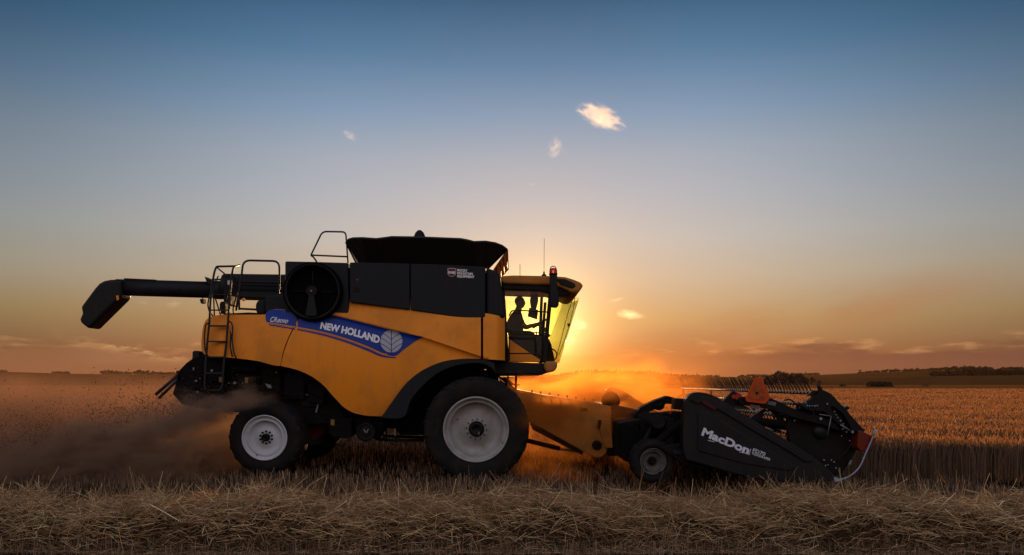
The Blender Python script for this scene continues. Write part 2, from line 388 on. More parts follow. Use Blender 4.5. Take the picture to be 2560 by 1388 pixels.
def ground_mat():
    m = bpy.data.materials.new('field_soil_and_stubble'); m.use_nodes = True; N = NT(m.node_tree); t = m.node_tree; b = t.nodes['Principled BSDF']
    geo = N.n('ShaderNodeNewGeometry').outputs['Position']; s = N.n('ShaderNodeSeparateXYZ', inp={0: geo}); x, y, z = s.outputs
    n1 = N.n('ShaderNodeTexNoise', inp={'Vector': geo, 'Scale': 3.0, 'Detail': 8.0, 'Roughness': .7}).outputs['Fac']
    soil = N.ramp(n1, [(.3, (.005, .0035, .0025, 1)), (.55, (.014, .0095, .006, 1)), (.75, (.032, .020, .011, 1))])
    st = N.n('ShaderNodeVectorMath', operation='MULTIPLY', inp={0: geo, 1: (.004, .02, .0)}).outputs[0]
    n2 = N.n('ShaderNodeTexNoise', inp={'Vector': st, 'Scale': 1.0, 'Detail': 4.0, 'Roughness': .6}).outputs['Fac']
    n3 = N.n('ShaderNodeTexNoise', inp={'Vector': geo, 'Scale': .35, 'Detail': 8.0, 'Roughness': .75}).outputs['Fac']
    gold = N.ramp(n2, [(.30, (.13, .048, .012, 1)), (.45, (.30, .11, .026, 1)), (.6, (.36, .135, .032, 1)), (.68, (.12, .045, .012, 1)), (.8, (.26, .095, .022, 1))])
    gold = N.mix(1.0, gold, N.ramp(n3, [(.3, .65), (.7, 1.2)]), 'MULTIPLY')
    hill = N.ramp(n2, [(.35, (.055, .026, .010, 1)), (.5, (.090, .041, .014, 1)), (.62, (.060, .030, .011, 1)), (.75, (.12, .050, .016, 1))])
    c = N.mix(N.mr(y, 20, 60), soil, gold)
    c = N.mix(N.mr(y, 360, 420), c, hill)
    t.links.new(c, b.inputs['Base Color']); b.inputs['Roughness'].default_value = .95; b.inputs['Specular IOR Level'].default_value = 0
    bp = N.n('ShaderNodeBump', inp={'Strength': .8, 'Distance': .05, 'Height': n1}); t.links.new(bp.outputs[0], b.inputs['Normal'])
    return m
ys = [-60, -30, -10, 0, 4]+[6+.35*i for i in range(60)]+[27+1.5*i for i in range(20)]+[60*1.07**i for i in range(64)]
def gxs(y):
    w = max(30, abs(y)*1.6+20); n = 120
    return [w*(-1+2*i/n) for i in range(n+1)]
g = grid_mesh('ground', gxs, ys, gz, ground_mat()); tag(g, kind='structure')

# ------------------------------------------------------------------ straw, stubble, standing crop (numpy ribbons)
def ribbons(name, A, B, C, wA, wC, m, parent=None, o=(0, 0, 0)):
    """three point ribbons A-B-C, width vector given per ribbon"""
    n = len(A); v = np.empty((n, 6, 3), np.float32)
    v[:, 0] = A-wA; v[:, 1] = A+wA; v[:, 2] = B-wA*.9; v[:, 3] = B+wA*.9; v[:, 4] = C-wC; v[:, 5] = C+wC
    f = np.array([[0, 1, 3, 2], [2, 3, 5, 4]]); f = (np.arange(n)[:, None, None]*6+f[None]).reshape(-1, 4)
    return npmesh(name, v.reshape(-1, 3), f, m, parent, o)
def npmesh(name, v, f, m, parent=None, o=(0, 0, 0)):
    me = bpy.data.meshes.new(name); k = f.shape[1]
    me.vertices.add(len(v)); me.vertices.foreach_set('co', np.asarray(v, np.float32).ravel())
    me.loops.add(f.size); me.loops.foreach_set('vertex_index', f.ravel().astype(np.int32))
    me.polygons.add(len(f)); me.polygons.foreach_set('loop_start', np.arange(0, f.size, k, dtype=np.int32)); me.polygons.foreach_set('loop_total', np.full(len(f), k, np.int32))
    me.update(); me.materials.append(m)
    ob = bpy.data.objects.new(name, me); col.objects.link(ob); ob.location = o
    if parent: ob.parent = parent
    return ob
rg = np.random.default_rng(11)
def gzv(x, y):
    s = lambda a, b, t: (lambda u: u*u*(3-2*u))(np.clip((t-a)/(b-a), 0, 1))
    return .09*s(-1.5, -5.2, x)*s(11.5, 14.5, y)*(1-s(20, 40, y))+.02*np.sin(x*1.3+y*.7)*np.sin(y*1.1-x*.4)*(1-s(30, 80, y))
def rows_y(n, y0, y1, sp=.19, j=.03):
    return y0+np.round(rg.random(n)*(y1-y0)/sp)*sp+rg.normal(0, j, n)
def wind_h(x, y):
    c = (y-9.70)/1.04
    prof = np.clip(1-np.abs(c)**4.5, 0, 1)
    lump = .44+.06*np.sin(x*1.7+1)+.05*np.sin(x*3.9+y*2)+.04*np.sin(x*9.1+y*5)+.03*np.sin(x*17-y*7)
    return prof*lump
def stubble(name, n, x0, x1, y0, y1, h, w, label):
    x = x0+(x1-x0)*rg.random(n); y = rows_y(n, y0, y1)
    k = (x < 5.0)|(y < 14.55); x, y = x[k], y[k]; n = len(x)
    z = gzv(x, y); hh = h*(.55+.6*rg.random(n)); a = rg.random(n)*6.28; tl = rg.normal(0, .14, n)
    A = np.stack([x, y, z-.02], 1); d = np.stack([np.cos(a)*tl*hh, np.sin(a)*tl*hh, hh], 1); B = A+d*.5; C = A+d
    b = rg.random(n)*3.14; ww = w*(.7+.6*rg.random(n)); wv = np.stack([np.cos(b)*ww, np.sin(b)*.3*ww, 0*b], 1)
    o = ribbons(name, A, B, C, wv, wv*.9, M['stub']); return tag(o, label, 'stubble', kind='stuff')
stubble('stubble', 34000, -8.5, 8.5, 8.1, 14.5, .19, .0032, 'dark short stubble standing in rows on the near ground')
stubble('stubble', 26000, -17, 6, 14.5, 27, .17, .0045, 'short stubble of the cut strip running under the harvester')
# the windrow
def windrow():
    n = 78000
    x = -8.6+17.2*rg.random(n); c = rg.uniform(-1.12, 1.05, n); y = 9.70+c*1.04
    top = wind_h(x, y); lay = rg.random(n)**.45; z = top*lay+.012
    ln = .08+.40*rg.random(n)**1.8; az_ = rg.normal(0, .75, n)+np.where(rg.random(n) < .5, 0, 3.14); el_ = rg.normal(.12, .30, n)
    up = rg.random(n) < .09; el_ = np.where(up, rg.uniform(.5, 1.45, n), el_)
    d = np.stack([np.cos(el_)*np.cos(az_), np.cos(el_)*np.sin(az_), np.sin(el_)], 1)*ln[:, None]
    A = np.stack([x, y, z+gzv(x, y)], 1)-d*.5*(1-up[:, None]*.8); C = A+d
    bend = rg.normal(0, .013, (n, 3)); bend[:, 2] = np.abs(bend[:, 2])*.8; B = (A+C)/2+bend
    A[:, 2] = np.maximum(A[:, 2], .006); C[:, 2] = np.maximum(C[:, 2], .006)
    wv = rg.normal(0, 1, (n, 3)); wv -= d*((wv*d).sum(1)/(d*d).sum(1))[:, None]; wv /= np.linalg.norm(wv, axis=1)[:, None]
    wv *= ((.0012+.0019*rg.random(n)**1.5)*np.where(rg.random(n) < .07, 1.7, 1.0))[:, None]
    kp = rg.random(n) < .55+.6*np.clip(z/.42, 0, 1)**1.3; A, B, C, wv = A[kp], B[kp], C[kp], wv[kp]
    o = ribbons('straw_swath', A, B, C, wv, wv*.8, M['straw'])
    tag(o, 'long low row of loose tangled straw lying across the foreground', 'straw', kind='stuff')
    # stray stems poking up over the crest
    n = 900; x = -8.6+17.2*rg.random(n); y = 9.9+.6*rg.random(n); z = wind_h(x, y)*.9
    ln = .10+.22*rg.random(n)**2; az_ = rg.uniform(0, 6.28, n); el_ = rg.uniform(.55, 1.5, n)
    d = np.stack([np.cos(el_)*np.cos(az_), np.cos(el_)*np.sin(az_), np.sin(el_)], 1)*ln[:, None]
    A = np.stack([x, y, z], 1); C = A+d; B = (A+C)/2+rg.normal(0, .012, (n, 3))
    wv = np.stack([np.full(n, .0022), 0*x, 0*x], 1)
    tag(ribbons('straw_ends', A, B, C, wv, wv*.7, M['straw']), 'single pale straws sticking up from the crest of the straw row', 'straw', kind='stuff')
    # body of the row under the loose straws, with a gap-toothed skin
    def zf(x_, y_): return float(wind_h(np.float64(x_), np.float64(y_)))*.74-.02
    ys_ = [8.62+.055*i for i in range(41)]; xs_ = [-8.8+.07*i for i in range(252)]
    m = mat('packed_straw_in_shade', (.018, .011, .006), .95, spec=.0, noise=(30, (.045, .027, .013), .9), bump=1.0, bs=70)  # straw colour darkened for the shade deep in the row
    tag(grid_mesh('straw_bed', lambda y_: xs_, ys_, zf, m), 'packed straw under the loose stems of the row, coloured dark for the shade there', 'straw', kind='stuff')
windrow()
# standing wheat
def wheat():
    seg = [(14.6, 16.2, 260, .0026), (16.2, 20, 120, .0034), (20, 30, 110, .0036), (30, 48, 52, .0052), (48, 80, 18, .009), (80, 130, 5.0, .017)]
    for y0, y1, den, w in seg:
        x1 = y1*.70+1; area = (x1-4.9)*(y1-y0); n = int(area*den)
        x = 4.9+(x1-4.9)*rg.random(n); y = y0+(y1-y0)*rg.random(n); k = (x < y*.70+1); x, y = x[k], y[k]; n = len(x)
        if y0 == 14.6:
            x0b = 4.9; k = (x > 4.9+.0*y); x, y = x[k], y[k]; n = len(x)
        h = .82+rg.normal(0, .05, n)+.045*np.sin(x*.9+1.3*np.sin(y*.35))*np.sin(y*.7+np.sin(x*.5))+.03*np.sin(x*1.1)*np.sin(y*.9); ln = rg.normal(.03, .07, n); lm = rg.normal(0, .05, n)
        z = gzv(x, y); A = np.stack([x, y, z], 1); B = A+np.stack([ln*.3, lm*.3, h*.55], 1); C = A+np.stack([ln, lm, h*.9], 1)
        if y0 > 20: A = A+np.stack([0*x, 0*x, h*.45], 1)
        wv = np.stack([np.full(n, w), rg.normal(0, w*.5, n), 0*x], 1)
        # ears
        a = rg.uniform(0, 6.28, n); dr = np.stack([np.cos(a)*.035, np.sin(a)*.035, rg.uniform(.02, .09, n)], 1)
        D = C+dr; wE = wv*2.1
        v = np.empty((n, 10, 3), np.float32)
        v[:, 0] = A-wv; v[:, 1] = A+wv; v[:, 2] = B-wv; v[:, 3] = B+wv; v[:, 4] = C-wv*.8; v[:, 5] = C+wv*.8
        mid = (C+D)/2; v[:, 6] = mid-wE; v[:, 7] = mid+wE; v[:, 8] = D-wv*.6; v[:, 9] = D+wv*.6
        f = np.array([[0, 1, 3, 2], [2, 3, 5, 4], [4, 5, 7, 6], [6, 7, 9, 8]]); f = (np.arange(n)[:, None, None]*10+f[None]).reshape(-1, 4)
        o = npmesh('standing_wheat', v.reshape(-1, 3), f, M['wheat_stem']); o.data.materials.append(M['wheat']); o.data.polygons.foreach_set('material_index', np.tile(np.array([0, 0, 1, 1], np.int32), n))
        tag(o, 'uncut ripe wheat %s' % {14.6: 'forming the dark upright edge beside the stubble', 16.2: 'just behind the cut edge at the right', 20: 'in the first orange band beyond the edge',
            30: 'in the middle of the field at the right', 48: 'far out in the field at the right', 80: 'farthest out before the open plain'}[y0], 'wheat', kind='stuff')
    m = bpy.data.materials.new('wheat_canopy'); m.use_nodes = True; N = NT(m.node_tree); t = m.node_tree; b = t.nodes['Principled BSDF']
    geo = N.n('ShaderNodeNewGeometry').outputs['Position']
    n1 = N.n('ShaderNodeTexNoise', inp={'Vector': geo, 'Scale': 9.0, 'Detail': 8.0, 'Roughness': .8}).outputs['Fac']
    n2 = N.n('ShaderNodeTexNoise', inp={'Vector': geo, 'Scale': .5, 'Detail': 5.0, 'Roughness': .7}).outputs['Fac']
    c = N.mix(1.0, N.ramp(n1, [(.3, (.05, .018, .005, 1)), (.5, (.22, .080, .020, 1)), (.7, (.40, .16, .045, 1))]), N.ramp(n2, [(.3, .6), (.7, 1.15)]), 'MULTIPLY')
    t.links.new(c, b.inputs['Base Color']); b.inputs['Roughness'].default_value = .95; b.inputs['Specular IOR Level'].default_value = 0
    bp = N.n('ShaderNodeBump', inp={'Strength': 1.0, 'Distance': .12, 'Height': n1}); t.links.new(bp.outputs[0], b.inputs['Normal'])
    ysc = [15.6+.3*i for i in range(50)]+[30.6+2*i for i in range(30)]+[92, 110, 140, 200, 300]
    def zc(x, y): return gz(x, y)+(.60+.05*math.sin(x*3+y)*math.sin(y*2.3)+.04*rnd.uniform(-1, 1))*(1-.4*sstep(90, 300, y))*(.02 if x <= 5.31 else 1)
    o = grid_mesh('wheat_canopy', lambda y: [5.3+i*(y*.8+2)/160 for i in range(161)], ysc, zc, m)
    tag(o, 'dense mass of ripe wheat filling the field beyond the edge', 'wheat', kind='stuff')
wheat()

# ------------------------------------------------------------------ trees and far woods
def cards(n, centers, rad, size, squash=1.0):
    ci = rg.integers(0, len(centers), n); c = np.array(centers)[ci]; r_ = np.array(rad)[ci]
    d = rg.normal(0, 1, (n, 3)); d /= np.linalg.norm(d, axis=1)[:, None]
    p = c+d*(r_*(.45+.6*rg.random(n)**.6))[:, None]*np.array([1, 1, squash])
    u = rg.normal(0, 1, (n, 3)); u /= np.linalg.norm(u, axis=1)[:, None]; w = np.cross(u, rg.normal(0, 1, (n, 3))); w /= np.linalg.norm(w, axis=1)[:, None]
    s = (size*(.5+rg.random(n)))[:, None]
    v = np.stack([p-u*s, p+w*s*.7, p+u*s, p-w*s*.7], 1).reshape(-1, 3)
    return v, np.arange(n*4).reshape(-1, 4)
def make_tree(h, w, seed, label, group, n=1100, size=.28, cone=False):
    r = random.Random(seed)
    root = empty('broadleaf_tree', (0, 0, 0), label, 'tree', group)
    b = MB(); b.tube([(0, 0, -.3), (.05*h*r.uniform(-1, 1)*.3, 0, h*.3), (0, .1, h*.62)], [h*.035, h*.026, h*.01], 7)
    cs, rs = [], []
    for i in range(11):
        a = r.uniform(0, 6.28); t = r.uniform(.2, .95); rr = w*.5*(1-abs(t-.5)*.9)*r.uniform(.3, .8)
        c = (math.cos(a)*rr, math.sin(a)*rr, h*(.15+.75*t)); cs.append(c); rs.append(w*r.uniform(.16, .3))
        b.tube([(0, 0, h*.25*t+.1), (c[0]*.5, c[1]*.5, (h*.3*t+c[2])/2), c], [h*.014, h*.009, h*.003], 5)
    b.build('trunk', M['bark'], root)
    v, f = cards(n, cs, rs, size); npmesh('crown', v, f, M['leafd'], root)
    return root
grp = 'trees of the small grove behind the reel'
lab = 'small dark leafy tree of the grove standing out in the field beyond the reel'
protos = [make_tree(5.4, 5.2, 1, lab, grp), make_tree(4.6, 4.6, 2, lab, grp), make_tree(5.9, 4.0, 3, lab, grp)]
spots = [(1918, 6), (1932, 0), (1946, 8), (1958, -6), (1972, 3), (1985, 9), (1999, -4), (2014, 5), (2030, 0), (2048, 7)]
for i, (px, dy) in enumerate(spots):
    o = protos[i] if i < 3 else copy_tree(protos[i % 3])
    Y = 400+dy; x = (px-1280)/F*Y; o.location = (x, Y, gz(x, Y)-.1); o.rotation_euler.z = i*1.7
    s_ = [.78, .98, 1.1, 1.12, 1.05, .9, 1.0, .82, .62, .4][i]; o.scale = (s_*1.15, s_*1.15, s_*1.12)
def bush(px, Y, w, h, label, n=500):
    x = (px-1280)/F*Y; b = empty('field_bush', (x, Y, gz(x, Y)), label, 'bush')
    k = 7; cs = [((-.5+(i+.5)/k)*w, rnd.uniform(-.4, .4), h*rnd.uniform(.35, .6)) for i in range(k)]
    v, f = cards(n, cs, [h*rnd.uniform(.35, .5) for _ in cs], h*.10); npmesh('foliage', v, f, M['leafd'], b)
    s = MB()
    for c in cs: s.tube([(c[0]*.9, c[1], -.1), c], [.04, .015], 5)
    s.build('stem', M['bark'], None); st = bpy.context.scene.objects[-1] if False else None
    so_ = [o for o in bpy.data.objects if o.name.startswith('stem') and o.parent is None][-1]; so_.parent = b; split(so_)
bush(2198, 232, 6.6, 2.3, 'low wide dark bush standing alone in the orange field', 900)
bush(2214, 228, 4.0, 1.5, 'small bush touching the right end of the wide dark bush', 400)
bush(2105, 235, 1.9, 1.4, 'tiny dark bush in the field just beyond the reel tip', 200)
bush(2315, 240, 1.8, 1.2, 'tiny low bush right of the wide dark bush in the field', 200)
def wood(spans, Y, size, label, conif=.2, seed=1, den=1.0):
    r = random.Random(seed); cs, rs = [], []; V = []; Fc = []; k = 0
    for x0, x1, hp in spans:
        n = max(2, int((x1-x0)/F*Y/(2.6*size)*den))
        for i in range(n):
            px = x0+(x1-x0)*(i+r.random())/n; yy = Y+r.uniform(-.01, .02)*Y; x = (px-1280)/F*yy
            h = hp/F*Y*r.uniform(.62, 1.12)*(.55+.45*math.sin(math.pi*min(1, max(0, (px-x0)/(x1-x0))))**.4); z0 = gz(x, yy)
            if r.random() < conif:
                for j in range(4): cs.append((x, yy, z0+h*(.2+.25*j))); rs.append(h*(.22-.05*j))
            else:
                for j in range(4): cs.append((x+r.uniform(-.3, .3)*h, yy+r.uniform(-.3, .3)*h, z0+h*r.uniform(.2, .72))); rs.append(h*r.uniform(.2, .34))
    v, f = cards(len(cs)*60, cs, rs, size); o = npmesh('far_wood', v, f, M['leafd'])
    return tag(o, label, 'wood', kind='stuff')
wood([(1290, 1410, 5), (1400, 1650, 12), (1640, 1760, 5)], 1380, .9, 'wood along the hilltop glowing orange just right of the cab', .55, 3)
wood([(1760, 1800, 5), (1845, 1960, 8), (1950, 2050, 9)], 1420, .9, 'patches of trees on the skyline above the triangle sign', .1, 4)
wood([(2145, 2215, 6), (2205, 2250, 9), (2255, 2300, 9), (2300, 2345, 7), (2340, 2480, 11), (2490, 2580, 8), (2600, 2900, 9)], 1440, .9, 'long hilltop wood on the skyline at the far right', .1, 5)
wood([(2328, 2600, 17), (2590, 3000, 18)], 820, .6, 'dark straight shelterbelt of trees below the skyline at the far right', .05, 6, 2.0)
wood([(130, 175, 7), (255, 300, 13), (290, 330, 9), (335, 372, 13), (368, 420, 9), (420, 560, 10), (-600, 20, 7)], 1440, .9, 'low ragged tree line on the left horizon above the dust', .2, 7)

# ------------------------------------------------------------------ clouds, haze, dust
def vol_mat(name, c, dens, g, build):
    m = bpy.data.materials.new(name); m.use_nodes = True; N = NT(m.node_tree); t = m.node_tree
    out = t.nodes['Material Output']; t.nodes.remove(t.nodes['Principled BSDF'])
    v = N.n('ShaderNodeVolumePrincipled'); v.inputs['Color'].default_value = tuple(c)[:3]+(1,); v.inputs['Anisotropy'].default_value = g
    if build is None: v.inputs['Density'].default_value = dens
    else: t.links.new(N.m('MULTIPLY', build(N), dens), v.inputs['Density'])
    t.links.new(v.outputs[0], out.inputs['Volume']); return m
def cloud(px, py, wp, hp, rot, label, dens=.035, seed=0, thr=.5, Y=5000):
    dens *= .13
    def bd(N):
        p = N.n('ShaderNodeTexCoord').outputs['Object']
        nz = N.n('ShaderNodeTexNoise', inp={'Vector': N.n('ShaderNodeVectorMath', operation='ADD', inp={0: p, 1: (seed*3.1, seed*1.7, 0)}).outputs[0], 'Scale': 3.0, 'Detail': 10.0, 'Roughness': .78}).outputs['Fac']
        r = N.n('ShaderNodeVectorMath', operation='LENGTH', inp={0: p}).outputs['Value']
        e = N.m('SUBTRACT', nz, N.m('MULTIPLY', N.m('POWER', r, 2.0), .28))
        return N.mr(e, thr-.04, thr+.05)
    m = vol_mat('cloud_vapour', (1, 1, 1), dens, .72, bd)
    m.cycles.volume_step_rate = .15
    b = MB(); b.ball((0, 0, 0), 1, 24); o = b.build('cloud', m)
    o.location = P(px, py, Y); s_ = Y/F/2; o.scale = (wp*s_*1.42, wp*s_*.8, hp*s_*1.42); o.rotation_euler = (0, R(rot), 0)
    return tag(o, label, 'cloud')
cloud(1502, 291, 118, 52, 24, 'largest bright cream cloud high in the sky right of centre', .05, 1, .42)
cloud(1388, 368, 44, 66, 12, 'small broken puff of cloud below the largest bright cloud', .04, 2, .48)
cloud(874, 339, 44, 24, 30, 'small faint white puff high in the sky left of centre', .03, 3, .45)
cloud(1576, 787, 76, 26, 8, 'flat golden cloud low in the sky right of the cab', .03, 4, .44)
cloud(1452, 812, 44, 26, 8, 'small golden puff just right of the cab windscreen', .03, 5, .44)
cloud(1426, 850, 34, 14, 8, 'thin bright wisp close to the sun beside the cab', .02, 6, .44)
cloud(435, 761, 44, 18, -8, 'small peach cloud below the unloading tube', .02, 7, .44)
cloud(360, 757, 34, 12, 8, 'faint peach wisp below the spout elbow', .012, 8, .44)
cloud(1540, 750, 60, 9, -14, 'thin broken wisps above the flat golden cloud', .012, 9, .46)
cloud(488, 860, 36, 14, -12, 'small peach cloud beside the rear of the yellow body', .015, 10, .44)
cloud(1331, 461, 16, 6, 0, 'tiny thin dash of cloud high above the cab', .03, 11, .42)
b = MB(); b.box((-2600, -80, -1.2), (2600, 2600, 62)); hz = b.build('haze', vol_mat('warm_haze', (1.0, .55, .22), .000022, .74, None)); tag(hz, 'thin warm evening haze over the fields', 'haze', kind='stuff')
def dust_box(name, x0, x1, y0, y1, z1, c, dens, g, fn, label, step=1.0):
    m = vol_mat(name+'_grains', c, dens, g, fn); m.cycles.volume_step_rate = step
    b = MB(); b.box((x0, y0, -.03), (x1, y1, z1)); o = b.build(name, m, o=(x0, y0, 0))
    return tag(o, label, 'dust', kind='stuff')
def fd_rear(N):
    p = N.n('ShaderNodeNewGeometry').outputs['Position']; s = N.n('ShaderNodeSeparateXYZ', inp={0: p}); x, y, z = s.outputs
    q = N.n('ShaderNodeVectorMath', operation='MULTIPLY', inp={0: p, 1: (.55, .4, .85)}).outputs[0]
    n = N.n('ShaderNodeTexNoise', inp={'Vector': q, 'Scale': 1.0, 'Detail': 5.0, 'Roughness': .55}).outputs['Fac']
    n = N.mr(n, .38, .62, .10, 1.7)
    top = N.m('ADD', 1.40, N.m('MULTIPLY', N.mr(x, -5.2, -11), .55))
    hgt = N.mr(N.m('SUBTRACT', z, top), -.9, .5, 1, 0)
    low = N.mr(z, 1.2, .1, 1.0, 1.7)
    near = N.mr(y, 13.0, 15.5, 0, 1); xr = N.mr(x, -4.9, -6.4, 0, 1)
    return N.m('MULTIPLY', N.m('MULTIPLY', n, N.m('MULTIPLY', hgt, low)), N.m('MULTIPLY', near, xr))
dust_box('dust_cloud', -17, -3.5, 13, 27, 2.5, (.50, .27, .155), .26, .35, fd_rear, 'brown cloud of dust and chaff blown out behind the harvester', .6)
def fd_plume(N):
    p = N.n('ShaderNodeNewGeometry').outputs['Position']; s = N.n('ShaderNodeSeparateXYZ', inp={0: p}); x, y, z = s.outputs
    q = N.n('ShaderNodeVectorMath', operation='MULTIPLY', inp={0: p, 1: (.9, .6, 1.5)}).outputs[0]
    n = N.n('ShaderNodeTexNoise', inp={'Vector': q, 'Scale': 1.8, 'Detail': 9.0, 'Roughness': .74}).outputs['Fac']
    line = N.m('MULTIPLY_ADD', x, .20, 2.62)                       # falls away behind the machine
    d = N.m('ADD', N.m('SUBTRACT', z, line), N.m('MULTIPLY', N.m('SUBTRACT', n, .5), -2.6))
    n2 = N.mr(n, .44, .56, .03, 1.8)
    return N.m('MULTIPLY', N.m('MULTIPLY', N.mr(d, .18, -.30), n2), N.m('MULTIPLY', N.mr(N.m('SUBTRACT', x, N.mr(z, 1.2, 1.5, 0, .9)), -5.35, -6.0), N.mr(x, -11.5, -8.5)))
dust_box('chaff_plume', -11.6, -3.2, 13.6, 16.6, 2.0, (.46, .30, .20), 1.2, .30, fd_plume, 'dark low plume of chopped straw and dust rolling out behind the rear wheel', .5)
def fd_front(N):
    p = N.n('ShaderNodeNewGeometry').outputs['Position']; s = N.n('ShaderNodeSeparateXYZ', inp={0: p}); x, y, z = s.outputs
    n = N.n('ShaderNodeTexNoise', inp={'Vector': N.n('ShaderNodeVectorMath', operation='MULTIPLY', inp={0: p, 1: (.8, .35, 1.6)}).outputs[0], 'Scale': 1.1, 'Detail': 6.0, 'Roughness': .62}).outputs['Fac']
    n = N.mr(n, .40, .62, .08, 1.7)
    hgt = N.m('MULTIPLY', N.mr(z, .75, 1.35, .06, 1), N.mr(N.m('SUBTRACT', z, N.m('MULTIPLY', N.m('SUBTRACT', n, .8), .40)), .75, 2.3, 1, 0))
    xr = N.m('MULTIPLY', N.mr(x, -.2, .5, 0, 1), N.mr(N.m('SUBTRACT', x, N.m('MULTIPLY', N.m('SUBTRACT', y, 15.0), .16)), 4.2, 1.8, 0, 1))
    return N.m('MULTIPLY', N.m('MULTIPLY', n, hgt), N.m('MULTIPLY', xr, N.m('MULTIPLY', N.mr(y, 13.4, 14.6), N.mr(y, 37, 20, .0, 1))))
dust_box('dust_veil', -.5, 8.4, 13.2, 38, 3.3, (.97, .36, .06), .64, .66, fd_front, 'glowing orange dust hanging over the feeder and the back of the header', .8)
# chaff in the air
n = 24000
t_ = rg.random(n)**.9; cx = -5.3-t_*6.2+rg.normal(0, .25, n); cyy = 14.4+rg.random(n)*2.6; cz = 2.62+.20*cx+rg.normal(.05, .10+.20*t_, n)+np.where(rg.random(n) < .22, rg.normal(.25, .35, n), 0)+.12*np.sin(cx*3.1)+.08*np.sin(cx*7.3+cyy)
k = (cz > .05)&(cz < 2.15+rg.normal(0, .1, n)); c = np.stack([cx, cyy, cz], 1)[k]; n = len(c)
u = rg.normal(0, 1, (n, 3)); u /= np.linalg.norm(u, axis=1)[:, None]; w = np.cross(u, rg.normal(0, 1, (n, 3))); w /= np.linalg.norm(w, axis=1)[:, None]
s_ = (.004+.013*rg.random(n)**2.2)[:, None]
v = np.stack([c-u*s_*1.6, c+w*s_*.6, c+u*s_*1.6, c-w*s_*.6], 1).reshape(-1, 3)
tag(npmesh('flying_chaff', v, np.arange(n*4).reshape(-1, 4), M['chaff']), 'dark specks of chaff flying in the dust behind the harvester', 'chaff', kind='stuff')

# ------------------------------------------------------------------ the harvester
YN, YC = 15.15, 17.0
CB = empty('combine_harvester', (P(1190, 1201, YC).x, YC, 0), 'large yellow and charcoal combine harvester driving right with its unloading tube folded back', 'combine harvester')
def part(mb, name, m, parent=None, **k): return mb.build(name, M[m] if isinstance(m, str) else m, parent or CB, **k)
crease = [(780, 778), (830, 787), (900, 804), (980, 824), (1060, 845), (1130, 868), (1205, 893), (1270, 915)]
def ysurf(px, py):
    y = YN+.13*((py-880)/120)**2*(1.5 if py < 880 else .8)
    if px > 760:
        t = py-spl(crease, px); a = min(1, (px-760)/90)
        if t > 0: y += a*.075*(1-math.exp(-t/7.0))*math.exp(-t/75)
        else: y += -a*.02*math.exp(t/12)
    if px < 560: y += .5*((560-px)/58)**2.2
    return y
def loft(name, top, bot, x0, x1, m, nx=90, nz=44, yf=ysurf, off=0, back=.5, parent=None, xs=None):
    b = MB(); vs = []; bk = []
    for i in range(nx+1):
        x = x0+(x1-x0)*i/nx; a, c = spl(top, x), spl(bot, x)
        for j in range(nz+1):
            y = a+(c-a)*j/nz; vs.append(P(x, y, yf(x, y)+off))
    N_ = nz+1; fs = [(i*N_+j, i*N_+j+1, (i+1)*N_+j+1, (i+1)*N_+j) for i in range(nx) for j in range(nz)]
    b.add(vs, fs, True)
    if back:
        edge = [i*N_ for i in range(nx+1)]+[nx*N_+j for j in range(1, nz+1)]+[i*N_+nz for i in range(nx-1, -1, -1)]+[j for j in range(nz-1, 0, -1)]
        ev = [vs[e] for e in edge]; ek = [v+Vector((0, back, 0)) for v in ev]; q = len(ev)
        b.add(ev+ek, [(i, (i+1) % q, (i+1) % q+q, i+q) for i in range(q)], False)
    return part(b, name, m, parent, fix=False)
rp = loft('side_panel', [(503, 862), (506, 825), (514, 802), (530, 791), (560, 787), (640, 787), (665, 786), (672, 777), (690, 773), (742, 779)],
     [(503, 864), (507, 882), (520, 890), (560, 893), (640, 902), (700, 915), (706, 885), (718, 850), (741, 803)], 503, 741, 'yellow', 110, 36, back=.9)
mp = loft('side_panel', [(702, 913), (708, 888), (719, 855), (731, 829), (745, 800), (790, 768), (870, 733), (960, 739), (1050, 749), (1130, 762), (1202, 779)],
     [(702, 915), (740, 924), (775, 939), (808, 963), (835, 993), (862, 1020), (890, 1034), (925, 1040), (958, 1041), (972, 1022), (987, 1000), (1010, 968), (1050, 934), (1100, 909), (1160, 897), (1202, 897)], 702, 1202, 'yellow', 240, 110, back=.6)
fp = loft('side_panel', [(1208, 782), (1240, 788), (1262, 793)], [(1208, 898), (1262, 901)], 1208, 1262, 'yellow', 24, 30, back=.5,
     yf=lambda x, y: ysurf(x, y)+.25*max(0, (x-1235)/27)**2)
for o, l in ((rp, 'rounded rear panel under the ladder'), (mp, 'big middle panel sweeping down between the wheels'), (fp, 'narrow front panel next to the cab')): o['label'] = l
b = MB()
for q_, w_ in ((smooth_px([(1204, 779), (1211, 815), (1215, 850), (1214, 899)], 6), .022), (smooth_px([(742, 800), (729, 829), (717, 857), (706, 888), (702, 914)], 6), .014)):
    b.tube([P(x, y, ysurf(x, y)+.002) for x, y in q_], w_, 6)

